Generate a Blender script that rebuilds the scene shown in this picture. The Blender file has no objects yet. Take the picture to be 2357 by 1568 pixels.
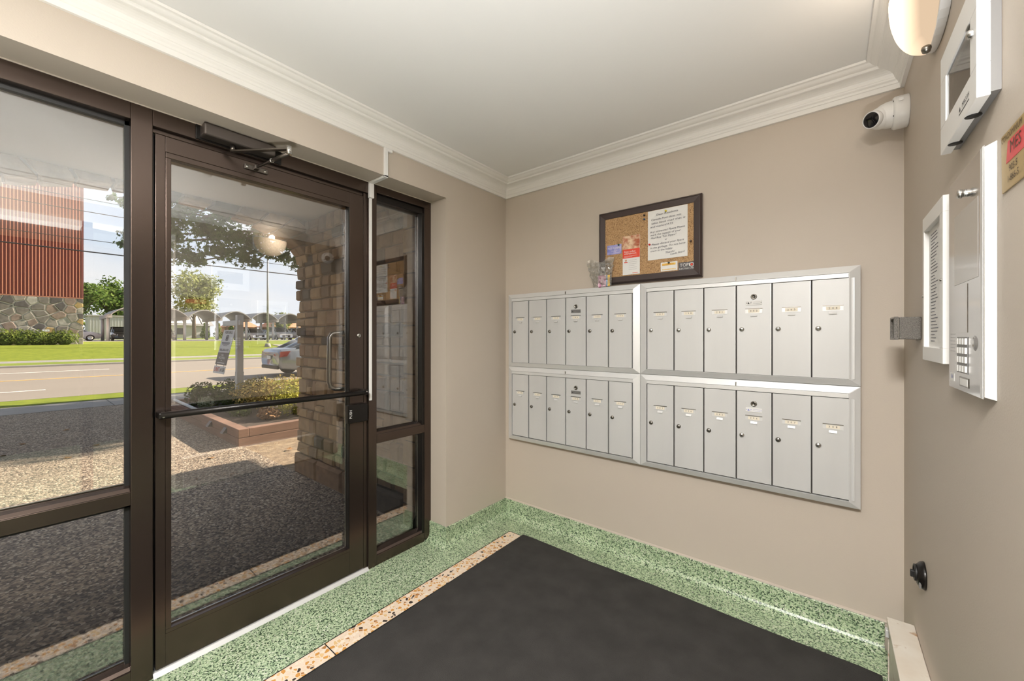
import bpy, bmesh, math, random
import numpy as np
from mathutils import Vector, Matrix

S = bpy.context.scene
C = S.collection
PI = math.pi
rnd = random.Random(7)

# ------------------------------------------------------------------ camera, world, sun, exposure
YAW = math.radians(38.62)
cam_d = bpy.data.cameras.new('camera')
cam = bpy.data.objects.new('camera', cam_d)
C.objects.link(cam)
cam_d.sensor_width = 36.0
cam_d.lens = 36.0 * 911.1 / 2357.0
cam_d.shift_y = -7.35 / 2357.0
cam_d.clip_start = 0.02
cam_d.clip_end = 900
cam.location = (0, 0, 1.325)
cam.rotation_euler = (PI / 2, 0, YAW)
S.camera = cam

vs = S.view_settings
vs.view_transform = 'Standard'
vs.look = 'None'
vs.gamma = 1.0
vs.use_curve_mapping = False
vs.exposure = 0.0

SUN_ENERGY = 18.0
SKY_STRENGTH = 1.15
FILL_UPLIGHT = 60.0  # fill light: power of the added uplight behind the viewpoint
SCONCE_LAMP = 1.6
FILL_PANEL = 134.0  # fill light: power of the added ceiling panel

W = bpy.data.worlds.new('sky')
S.world = W
W.use_nodes = True
nt = W.node_tree
for n in list(nt.nodes):
    nt.nodes.remove(n)
wo = nt.nodes.new('ShaderNodeOutputWorld')
wb = nt.nodes.new('ShaderNodeBackground')
tc = nt.nodes.new('ShaderNodeTexCoord')
sep = nt.nodes.new('ShaderNodeSeparateXYZ')
rmp = nt.nodes.new('ShaderNodeValToRGB')
e = rmp.color_ramp.elements
e[0].position = 0.0; e[0].color = (1.10, 1.12, 1.15, 1)
e[1].position = 1.0; e[1].color = (0.32, 0.43, 0.62, 1)
k = rmp.color_ramp.elements.new(0.16); k.color = (0.85, 0.96, 1.10, 1)
k = rmp.color_ramp.elements.new(0.45); k.color = (0.50, 0.65, 0.88, 1)
nz = nt.nodes.new('ShaderNodeTexNoise')
nz.inputs['Scale'].default_value = 2.6
nz.inputs['Detail'].default_value = 6
mp = nt.nodes.new('ShaderNodeMapping')
mp.inputs['Scale'].default_value = (1, 1, 3.2)
cr = nt.nodes.new('ShaderNodeValToRGB')
cr.color_ramp.elements[0].position = 0.47
cr.color_ramp.elements[1].position = 0.68
mx = nt.nodes.new('ShaderNodeMix'); mx.data_type = 'RGBA'
mx.inputs['B'].default_value = (1.12, 1.12, 1.12, 1)
L = nt.links.new
L(tc.outputs['Generated'], sep.inputs[0]); L(sep.outputs['Z'], rmp.inputs[0])
L(tc.outputs['Generated'], mp.inputs[0]); L(mp.outputs[0], nz.inputs['Vector'])
L(nz.outputs['Fac'], cr.inputs[0]); L(cr.outputs[0], mx.inputs['Factor'])
L(rmp.outputs[0], mx.inputs['A']); L(mx.outputs['Result'], wb.inputs['Color'])
wb.inputs['Strength'].default_value = SKY_STRENGTH
L(wb.outputs[0], wo.inputs[0])

sun_d = bpy.data.lights.new('sun', 'SUN')
sun_d.energy = SUN_ENERGY
sun_d.angle = 0.012
sun_d.color = (1.0, 0.88, 0.72)
sun = bpy.data.objects.new('sun', sun_d)
C.objects.link(sun)
sun.location = (-5, 30, 20)
sun.rotation_euler = Vector((-0.13, -1.0, -0.555)).to_track_quat('-Z', 'Y').to_euler()

S.cycles.use_denoising = True
S.cycles.caustics_reflective = False
S.cycles.caustics_refractive = False
S.cycles.max_bounces = 10
S.cycles.transparent_max_bounces = 16
S.cycles.sample_clamp_indirect = 6.0

# ------------------------------------------------------------------ materials
MATS = {}


def new_mat(name):
    m = bpy.data.materials.new(name)
    m.use_nodes = True
    t = m.node_tree
    for n in list(t.nodes):
        t.nodes.remove(n)
    out = t.nodes.new('ShaderNodeOutputMaterial')
    MATS[name] = m
    return m, t, out


def rgba(c):
    return (c[0], c[1], c[2], 1.0)


def add_pos(t, scale=(1, 1, 1), coord='world'):
    if coord == 'world':
        g = t.nodes.new('ShaderNodeNewGeometry'); o = g.outputs['Position']
    else:
        g = t.nodes.new('ShaderNodeTexCoord'); o = g.outputs['Object']
    mpn = t.nodes.new('ShaderNodeMapping')
    mpn.inputs['Scale'].default_value = scale
    t.links.new(o, mpn.inputs[0])
    return mpn.outputs[0]


def mat(name, col, rough=0.5, metal=0.0, var=0.0, vscale=6.0, bump=0.0, bscale=80.0, stretch=(1, 1, 1),
        spec=0.5, col2=None, coat=0.0, rand=None, coord='world', detail=4):
    """plain procedural surface: base colour, soft colour variation, fine relief"""
    m, t, out = new_mat(name)
    b = t.nodes.new('ShaderNodeBsdfPrincipled')
    b.inputs['Base Color'].default_value = rgba(col)
    b.inputs['Roughness'].default_value = rough
    b.inputs['Metallic'].default_value = metal
    b.inputs['Specular IOR Level'].default_value = spec
    b.inputs['Coat Weight'].default_value = coat
    t.links.new(b.outputs[0], out.inputs[0])
    csock = None
    if rand:
        oi = t.nodes.new('ShaderNodeObjectInfo')
        r = t.nodes.new('ShaderNodeValToRGB')
        r.color_ramp.interpolation = 'CONSTANT'
        els = r.color_ramp.elements
        els[0].position = 0; els[0].color = rgba(rand[0][1])
        els[1].position = rand[1][0]; els[1].color = rgba(rand[1][1])
        for p, cc in rand[2:]:
            q = els.new(p); q.color = rgba(cc)
        t.links.new(oi.outputs['Random'], r.inputs[0])
        csock = r.outputs[0]
    if var > 0 or col2 is not None:
        n = t.nodes.new('ShaderNodeTexNoise')
        n.inputs['Scale'].default_value = vscale
        n.inputs['Detail'].default_value = detail
        t.links.new(add_pos(t, stretch, coord), n.inputs['Vector'])
        mr = t.nodes.new('ShaderNodeMapRange')
        mr.inputs['From Min'].default_value = 0.32
        mr.inputs['From Max'].default_value = 0.68
        t.links.new(n.outputs['Fac'], mr.inputs[0])
        mixn = t.nodes.new('ShaderNodeMix'); mixn.data_type = 'RGBA'
        t.links.new(mr.outputs[0], mixn.inputs['Factor'])
        if col2 is not None:
            mixn.inputs['B'].default_value = rgba(col2)
            if csock: t.links.new(csock, mixn.inputs['A'])
            else: mixn.inputs['A'].default_value = rgba(col)
        else:
            mixn.blend_type = 'MULTIPLY'
            if csock: t.links.new(csock, mixn.inputs['A'])
            else: mixn.inputs['A'].default_value = rgba(col)
            mixn.inputs['B'].default_value = (1 - var, 1 - var, 1 - var, 1)
        csock = mixn.outputs['Result']
    if csock:
        t.links.new(csock, b.inputs['Base Color'])
    if bump > 0:
        n2 = t.nodes.new('ShaderNodeTexNoise')
        n2.inputs['Scale'].default_value = bscale
        n2.inputs['Detail'].default_value = 3
        t.links.new(add_pos(t, stretch, coord), n2.inputs['Vector'])
        bp = t.nodes.new('ShaderNodeBump')
        bp.inputs['Strength'].default_value = bump
        bp.inputs['Distance'].default_value = 0.004
        t.links.new(n2.outputs['Fac'], bp.inputs['Height'])
        t.links.new(bp.outputs[0], b.inputs['Normal'])
    return m


def chips(name, scale, stops, rough=0.35, bump=0.0, rnd_=1.0, var=0.0, vscale=2.0, edge=None, edge_w=0.06):
    """stone chips: one colour per cell; optional matrix between the cells"""
    m, t, out = new_mat(name)
    b = t.nodes.new('ShaderNodeBsdfPrincipled')
    b.inputs['Roughness'].default_value = rough
    t.links.new(b.outputs[0], out.inputs[0])
    v = t.nodes.new('ShaderNodeTexVoronoi')
    v.inputs['Scale'].default_value = scale
    v.inputs['Randomness'].default_value = rnd_
    pos = add_pos(t)
    t.links.new(pos, v.inputs['Vector'])
    sp = t.nodes.new('ShaderNodeSeparateColor')
    t.links.new(v.outputs['Color'], sp.inputs[0])
    r = t.nodes.new('ShaderNodeValToRGB')
    r.color_ramp.interpolation = 'CONSTANT'
    els = r.color_ramp.elements
    els[0].position = 0; els[0].color = rgba(stops[0][1])
    els[1].position = stops[1][0]; els[1].color = rgba(stops[1][1])
    for p, cc in stops[2:]:
        q = els.new(p); q.color = rgba(cc)
    t.links.new(sp.outputs[0], r.inputs[0])
    cs = r.outputs[0]
    if edge is not None:
        v2 = t.nodes.new('ShaderNodeTexVoronoi')
        v2.feature = 'DISTANCE_TO_EDGE'
        v2.inputs['Scale'].default_value = scale
        v2.inputs['Randomness'].default_value = rnd_
        t.links.new(pos, v2.inputs['Vector'])
        lt = t.nodes.new('ShaderNodeMath'); lt.operation = 'LESS_THAN'
        lt.inputs[1].default_value = edge_w
        t.links.new(v2.outputs['Distance'], lt.inputs[0])
        mm = t.nodes.new('ShaderNodeMix'); mm.data_type = 'RGBA'
        t.links.new(lt.outputs[0], mm.inputs['Factor'])
        t.links.new(cs, mm.inputs['A'])
        mm.inputs['B'].default_value = rgba(edge)
        cs = mm.outputs['Result']
    if var > 0:
        n = t.nodes.new('ShaderNodeTexNoise'); n.inputs['Scale'].default_value = vscale
        t.links.new(pos, n.inputs['Vector'])
        mr = t.nodes.new('ShaderNodeMapRange')
        mr.inputs['From Min'].default_value = 0.3; mr.inputs['From Max'].default_value = 0.7
        t.links.new(n.outputs['Fac'], mr.inputs[0])
        mm = t.nodes.new('ShaderNodeMix'); mm.data_type = 'RGBA'; mm.blend_type = 'MULTIPLY'
        t.links.new(mr.outputs[0], mm.inputs['Factor'])
        t.links.new(cs, mm.inputs['A'])
        mm.inputs['B'].default_value = (1 - var, 1 - var, 1 - var, 1)
        cs = mm.outputs['Result']
    t.links.new(cs, b.inputs['Base Color'])
    if bump > 0:
        bp = t.nodes.new('ShaderNodeBump')
        bp.inputs['Strength'].default_value = bump
        bp.inputs['Distance'].default_value = 0.004
        bp.invert = True
        t.links.new(v.outputs['Distance'], bp.inputs['Height'])
        t.links.new(bp.outputs[0], b.inputs['Normal'])
    return m


def pane_glass(name, refl, tint=(1, 1, 1)):
    m, t, out = new_mat(name)
    tr = t.nodes.new('ShaderNodeBsdfTransparent'); tr.inputs[0].default_value = rgba(tint)
    gl = t.nodes.new('ShaderNodeBsdfGlossy'); gl.inputs['Roughness'].default_value = 0.0
    fr = t.nodes.new('ShaderNodeFresnel'); fr.inputs['IOR'].default_value = 1.45
    ad = t.nodes.new('ShaderNodeMath'); ad.operation = 'ADD'; ad.use_clamp = True
    ad.inputs[1].default_value = refl
    ms = t.nodes.new('ShaderNodeMixShader')
    t.links.new(fr.outputs[0], ad.inputs[0]); t.links.new(ad.outputs[0], ms.inputs[0])
    t.links.new(tr.outputs[0], ms.inputs[1]); t.links.new(gl.outputs[0], ms.inputs[2])
    t.links.new(ms.outputs[0], out.inputs[0])
    return m


def emit(name, col, strength, base=None):
    m, t, out = new_mat(name)
    em = t.nodes.new('ShaderNodeEmission')
    em.inputs[0].default_value = rgba(col); em.inputs[1].default_value = strength
    t.links.new(em.outputs[0], out.inputs[0])
    return m


def leaf_mat(name, c1, c2, trans=0.4, vscale=1.3):
    m, t, out = new_mat(name)
    n = t.nodes.new('ShaderNodeTexNoise'); n.inputs['Scale'].default_value = vscale * 4
    n.inputs['Detail'].default_value = 6
    t.links.new(add_pos(t), n.inputs['Vector'])
    r = t.nodes.new('ShaderNodeValToRGB')
    r.color_ramp.elements[0].position = 0.35; r.color_ramp.elements[0].color = rgba(c1)
    r.color_ramp.elements[1].position = 0.65; r.color_ramp.elements[1].color = rgba(c2)
    t.links.new(n.outputs['Fac'], r.inputs[0])
    d = t.nodes.new('ShaderNodeBsdfDiffuse')
    tl = t.nodes.new('ShaderNodeBsdfTranslucent')
    t.links.new(r.outputs[0], d.inputs[0]); t.links.new(r.outputs[0], tl.inputs[0])
    ms = t.nodes.new('ShaderNodeMixShader'); ms.inputs[0].default_value = trans
    t.links.new(d.outputs[0], ms.inputs[1]); t.links.new(tl.outputs[0], ms.inputs[2])
    t.links.new(ms.outputs[0], out.inputs[0])
    return m


WALL = mat('taupe_paint', (0.55, 0.482, 0.408), rough=0.55, var=0.03, vscale=1.5, bump=0.08, bscale=220)
CEIL = mat('ceiling_paint', (0.82, 0.81, 0.79), rough=0.75, bump=0.05, bscale=150)
WHITE = mat('white_trim_paint', (0.84, 0.82, 0.785), rough=0.4)
WHITE_PL = mat('white_plastic', (0.82, 0.81, 0.79), rough=0.35)
BRONZE = mat('bronze_anodised_frame', (0.105, 0.078, 0.065), rough=0.25, metal=0.85, var=0.15, vscale=5, stretch=(1, 1, .3))
BLACK = mat('black_rubber', (0.012, 0.012, 0.012), rough=0.5)
BLACKM = mat('black_metal', (0.012, 0.010, 0.009), rough=0.3, metal=0.4, bump=0.1, bscale=300)
CLOSER = mat('closer_bronze', (0.10, 0.085, 0.075), rough=0.38, metal=0.6)
ARMM = mat('arm_bronze', (0.13, 0.115, 0.10), rough=0.3, metal=0.9)
STEEL = mat('steel', (0.62, 0.61, 0.59), rough=0.25, metal=1.0)
DARKSTEEL = mat('dark_steel', (0.25, 0.235, 0.21), rough=0.3, metal=1.0)
ALU = mat('satin_aluminium', (0.74, 0.74, 0.735), rough=0.42, metal=0.35, var=0.05, vscale=8, stretch=(1, 1, .15))
ALUD = mat('door_aluminium', (0.64, 0.64, 0.635), rough=0.48, metal=0.25, var=0.06, vscale=7, stretch=(1, 1, .15))
SLOT = mat('dark_gap', (0.06, 0.055, 0.05), rough=0.7)
GREY = mat('grey_enamel', (0.18, 0.175, 0.17), rough=0.4)
HAMMER = mat('hammered_grey', (0.33, 0.31, 0.285), rough=0.35, metal=0.6, bump=0.9, bscale=420, col2=(0.16, 0.15, 0.14), vscale=420)
PAPER = mat('paper_white', (0.83, 0.82, 0.80), rough=0.8)
CREAMP = mat('paper_cream', (0.86, 0.79, 0.66), rough=0.8)
INK = mat('ink_grey', (0.13, 0.13, 0.16), rough=0.8)
INKK = mat('ink_black', (0.02, 0.02, 0.02), rough=0.7)
CORK = chips('cork', 330, [(0, (0.36, 0.21, 0.10)), (.3, (0.47, 0.29, 0.14)), (.7, (0.55, 0.36, 0.19)), (.93, (0.18, 0.10, 0.05))], rough=0.9, bump=0.3)
BFRAME = mat('espresso_frame', (0.052, 0.035, 0.032), rough=0.3, var=0.1)
RED = mat('red_print', (0.75, 0.07, 0.035), rough=0.6)
BLUE = mat('blue_print', (0.12, 0.16, 0.52), rough=0.5, col2=(0.42, 0.40, 0.72), vscale=30)
PINK = mat('pink_print', (0.82, 0.42, 0.62), rough=0.5, col2=(0.9, 0.72, 0.80), vscale=60)
SKYP = mat('pale_blue_print', (0.30, 0.52, 0.78), rough=0.5)
YELP = mat('yellow_print', (0.85, 0.55, 0.10), rough=0.5)
WARMP = mat('warm_photo_print', (0.80, 0.62, 0.42), rough=0.6, col2=(0.42, 0.10, 0.04), vscale=42, detail=3)
GOLD = mat('gold_plaque', (0.50, 0.36, 0.15), rough=0.35, metal=0.45, var=0.1, vscale=20)
REDLOGO = mat('red_enamel', (0.62, 0.05, 0.06), rough=0.4)
GREEN_T = chips('green_terrazzo', 205, [(0, (0.05, 0.085, 0.05)), (.16, (0.13, 0.20, 0.11)), (.28, (0.30, 0.41, 0.25)), (.45, (0.45, 0.57, 0.36)), (.75, (0.58, 0.68, 0.46)), (.95, (0.70, 0.72, 0.60))], rough=0.32, var=0.16, vscale=5)
AMBER_T = chips('amber_terrazzo', 62, [(0, (0.78, 0.63, 0.48)), (.40, (0.62, 0.30, 0.07)), (.62, (0.74, 0.50, 0.24)), (.78, (0.42, 0.19, 0.06)), (.84, (0.84, 0.72, 0.58)), (.92, (0.05, 0.035, 0.025))], rough=0.3, edge=(0.80, 0.66, 0.53), edge_w=0.09)
MAT_C = mat('black_mat_pile', (0.056, 0.053, 0.050), rough=0.95, var=0.25, vscale=9, bump=0.8, bscale=500, spec=0.2)
PATIO = chips('exposed_aggregate', 78, [(0, (0.08, 0.058, 0.04)), (.22, (0.18, 0.133, 0.092)), (.45, (0.30, 0.226, 0.16)), (.7, (0.43, 0.335, 0.235)), (.9, (0.62, 0.52, 0.39))], rough=0.8, bump=0.9, var=0.15, vscale=1.2)
CONC = mat('concrete', (0.35, 0.325, 0.295), rough=0.9, var=0.15, vscale=3)
ROADM = mat('road_concrete', (0.272, 0.232, 0.19), rough=0.9, var=0.12, vscale=0.6, stretch=(1, .15, 1))
ASPH = mat('lot_asphalt', (0.30, 0.28, 0.26), rough=0.9, var=0.1)
GRASS = mat('grass_turf', (0.225, 0.262, 0.035), rough=0.95, col2=(0.15, 0.19, 0.025), vscale=3.5, bump=1.0, bscale=40, spec=0.1, detail=10)
GRASS2 = mat('dry_grass_turf', (0.23, 0.27, 0.06), rough=0.95, col2=(0.17, 0.22, 0.04), vscale=0.5, spec=0.1)
SOIL = mat('dry_soil', (0.36, 0.27, 0.17), rough=0.95, col2=(0.16, 0.11, 0.07), vscale=16, bump=1.0, bscale=60, detail=8)
MULCH = mat('dark_mulch', (0.028, 0.020, 0.014), rough=0.95, col2=(0.09, 0.062, 0.042), vscale=45, bump=1.0, bscale=80)
TIMBER = mat('painted_timber', (0.29, 0.165, 0.112), rough=0.75, var=0.35, vscale=9, stretch=(.3, .3, 3), bump=0.3, bscale=60)
YELLINE = mat('yellow_road_paint', (0.72, 0.44, 0.13), rough=0.8)
WHTLINE = mat('white_road_paint', (0.78, 0.74, 0.68), rough=0.8)
STONE = mat('tan_stone', (0.3, 0.2, 0.12), rough=0.85, var=0.30, vscale=14, bump=0.6, bscale=45,
            rand=[(0, (0.40, 0.25, 0.125)), (.18, (0.31, 0.185, 0.095)), (.36, (0.47, 0.305, 0.15)), (.52, (0.25, 0.15, 0.08)), (.66, (0.40, 0.27, 0.15)), (.82, (0.09, 0.068, 0.05)), (.90, (0.34, 0.195, 0.10))])
MORTAR = mat('stone_mortar', (0.21, 0.155, 0.105), rough=0.95, var=0.2)
FSTONE = mat('field_stone', (0.3, 0.28, 0.25), rough=0.85, var=0.4, vscale=5, bump=0.5, bscale=12,
             rand=[(0, (0.36, 0.32, 0.27)), (.2, (0.25, 0.22, 0.19)), (.38, (0.44, 0.40, 0.33)), (.58, (0.13, 0.115, 0.11)), (.68, (0.34, 0.25, 0.20)), (.82, (0.50, 0.46, 0.40)), (.94, (0.52, 0.36, 0.15))])
FMORTAR = mat('field_mortar', (0.62, 0.57, 0.50), rough=0.95)
REDSIDE = mat('red_siding', (0.215, 0.055, 0.042), rough=0.6, var=0.08, vscale=1)
REDRIB_LIT = mat('red_rib_lit', (0.80, 0.33, 0.21), rough=0.55)  # paler than the siding: sunlit rib sides put into the colour
SOFFIT = mat('porch_soffit', (0.80, 0.78, 0.75), rough=0.8)
SHELL = mat('carport_shell', (0.46, 0.44, 0.41), rough=0.8, var=0.1, vscale=.8)
BARK = mat('bark', (0.10, 0.07, 0.05), rough=0.95, var=0.4, vscale=12, bump=1.0, bscale=30)
MAPLE = leaf_mat('maple_leaves', (0.035, 0.075, 0.018), (0.10, 0.18, 0.04), .45)
SHRUBD = leaf_mat('dark_shrub_leaves', (0.045, 0.07, 0.022), (0.10, 0.14, 0.04), .3, 3)
SHRUBL = leaf_mat('lime_shrub_leaves', (0.30, 0.31, 0.06), (0.60, 0.55, 0.13), .35, 3)
SHRUBB = leaf_mat('bronze_shrub_leaves', (0.33, 0.22, 0.09), (0.52, 0.45, 0.15), .3, 4)
HEDGEM = leaf_mat('hedge_leaves', (0.10, 0.15, 0.03), (0.26, 0.30, 0.07), .3, 1)
FARLEAF = leaf_mat('far_leaves', (0.055, 0.11, 0.025), (0.20, 0.27, 0.07), .35, .2)
FARLEAF2 = leaf_mat('far_pale_leaves', (0.16, 0.19, 0.07), (0.34, 0.36, 0.15), .35, .2)
DRYLEAF = mat('dry_leaf', (0.30, 0.15, 0.05), rough=0.8, var=0.3, vscale=60)
GLASS = pane_glass('clear_pane', 0.15)
ACRYL = pane_glass('acrylic_cover', 0.05)
FILM = pane_glass('clear_film', 0.10, (0.93, 0.92, 0.89))


def film_haze():
    t = FILM.node_tree
    out = [n for n in t.nodes if n.type == 'OUTPUT_MATERIAL'][0]
    src = out.inputs[0].links[0].from_socket
    d = t.nodes.new('ShaderNodeBsdfDiffuse'); d.inputs[0].default_value = (.85, .83, .80, 1)
    ms = t.nodes.new('ShaderNodeMixShader'); ms.inputs[0].default_value = .14
    t.links.new(src, ms.inputs[1]); t.links.new(d.outputs[0], ms.inputs[2]); t.links.new(ms.outputs[0], out.inputs[0])


film_haze()
CARGLASS = mat('car_glass', (0.02, 0.025, 0.03), rough=0.05, spec=0.8)
TYRE = mat('tyre', (0.015, 0.015, 0.015), rough=0.8)
TAIL = mat('tail_lamp_red', (0.42, 0.02, 0.02), rough=0.2, coat=0.5)
HEADL = mat('head_lamp_clear', (0.6, 0.62, 0.65), rough=0.15, metal=0.4)
SILVERC = mat('silver_car_paint', (0.30, 0.32, 0.345), rough=0.25, metal=0.5, coat=0.6)
BLACKC = mat('black_car_paint', (0.015, 0.015, 0.017), rough=0.2, coat=0.8)
WHITEC = mat('white_car_paint', (0.80, 0.80, 0.82), rough=0.3, coat=0.5)
PEARLC = mat('pearl_car_paint', (0.80, 0.81, 0.82), rough=0.28, metal=0.3, coat=0.5)
PINKC = mat('rose_car_paint', (0.72, 0.60, 0.66), rough=0.3, coat=0.5)
PLATE = mat('licence_plate', (0.70, 0.70, 0.68), rough=0.4)
POSTW = mat('white_post_paint', (0.60, 0.60, 0.585), rough=0.5)
POLEM = mat('galvanised_pole', (0.30, 0.30, 0.295), rough=0.5, metal=0.3)
SIGNW = mat('sign_face_grey_white', (0.66, 0.65, 0.63), rough=0.5)
SIGND = mat('sign_face_charcoal', (0.085, 0.08, 0.085), rough=0.5)
ROOFOR = mat('orange_roof_tile', (0.62, 0.30, 0.17), rough=0.8, var=0.2)
ROOFGR = mat('grey_roof_shingle', (0.36, 0.35, 0.34), rough=0.8, var=0.2)
BRICKF = mat('far_brick', (0.38, 0.24, 0.18), rough=0.9, var=0.2)
SHEDW = mat('white_cladding', (0.66, 0.63, 0.58), rough=0.7, var=0.1)
HEATER = mat('cream_enamel', (0.70, 0.655, 0.58), rough=0.4, col2=(0.62, 0.55, 0.46), vscale=9)
WIREM = mat('cable_black', (0.02, 0.02, 0.022), rough=0.6)
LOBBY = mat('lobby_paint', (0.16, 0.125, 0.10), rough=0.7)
BOWL = emit('glass_bowl_lit', (1.0, 0.74, 0.50), 1.0)
FILL_GLOW = emit('fill_panel_glow', (1.0, 0.93, 0.84), 6.0)  # glowing face of the added ceiling panel
WARME = emit('warm_lamp_lit', (1.0, 0.50, 0.16), 5.0)


def rust_mat():
    m = HEATER
    t = m.node_tree
    b = [n for n in t.nodes if n.type == 'BSDF_PRINCIPLED'][0]
    src = b.inputs['Base Color'].links[0].from_socket
    n = t.nodes.new('ShaderNodeTexNoise'); n.inputs['Scale'].default_value = 26; n.inputs['Detail'].default_value = 8
    t.links.new(add_pos(t), n.inputs['Vector'])
    r = t.nodes.new('ShaderNodeValToRGB')
    r.color_ramp.elements[0].position = 0.60; r.color_ramp.elements[0].color = (0, 0, 0, 1)
    r.color_ramp.elements[1].position = 0.70; r.color_ramp.elements[1].color = (1, 1, 1, 1)
    t.links.new(n.outputs['Fac'], r.inputs[0])
    mm = t.nodes.new('ShaderNodeMix'); mm.data_type = 'RGBA'
    t.links.new(r.outputs[0], mm.inputs['Factor']); t.links.new(src, mm.inputs['A'])
    mm.inputs['B'].default_value = (0.36, 0.20, 0.09, 1)
    t.links.new(mm.outputs['Result'], b.inputs['Base Color'])


rust_mat()

# glowing bowl: brighter where the bulb sits behind the frosted glass, the glow painted into its emission
def bowl_mat():
    t = BOWL.node_tree
    em = [n for n in t.nodes if n.type == 'EMISSION'][0]
    g = t.nodes.new('ShaderNodeNewGeometry')
    d = t.nodes.new('ShaderNodeVectorMath'); d.operation = 'DISTANCE'
    d.inputs[1].default_value = (0.17, 1.62, 2.285)
    t.links.new(g.outputs['Position'], d.inputs[0])
    mr = t.nodes.new('ShaderNodeMapRange')
    mr.inputs['From Min'].default_value = 0.03; mr.inputs['From Max'].default_value = 0.15
    mr.inputs['To Min'].default_value = 4.5; mr.inputs['To Max'].default_value = 0.8
    t.links.new(d.outputs['Value'], mr.inputs[0])
    t.links.new(mr.outputs[0], em.inputs[1])


bowl_mat()

# ------------------------------------------------------------------ mesh helpers
ORG = {}


def org(o):
    return ORG.get(o.name, Vector((0, 0, 0))) if o else Vector((0, 0, 0))


def tag(o, label=None, cat=None, group=None, kind=None):
    if label: o['label'] = label
    if cat: o['category'] = cat
    if group: o['group'] = group
    if kind: o['kind'] = kind
    return o


def thing(name, label, cat, loc, group=None, kind=None):
    o = bpy.data.objects.new(name, None)
    o.empty_display_size = 0.05
    C.objects.link(o)
    o.location = loc
    ORG[o.name] = Vector(loc)
    return tag(o, label, cat, group, kind)


def setting(name, loc=(0, 0, 0)):
    return thing(name, None, None, loc, kind='structure')


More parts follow.
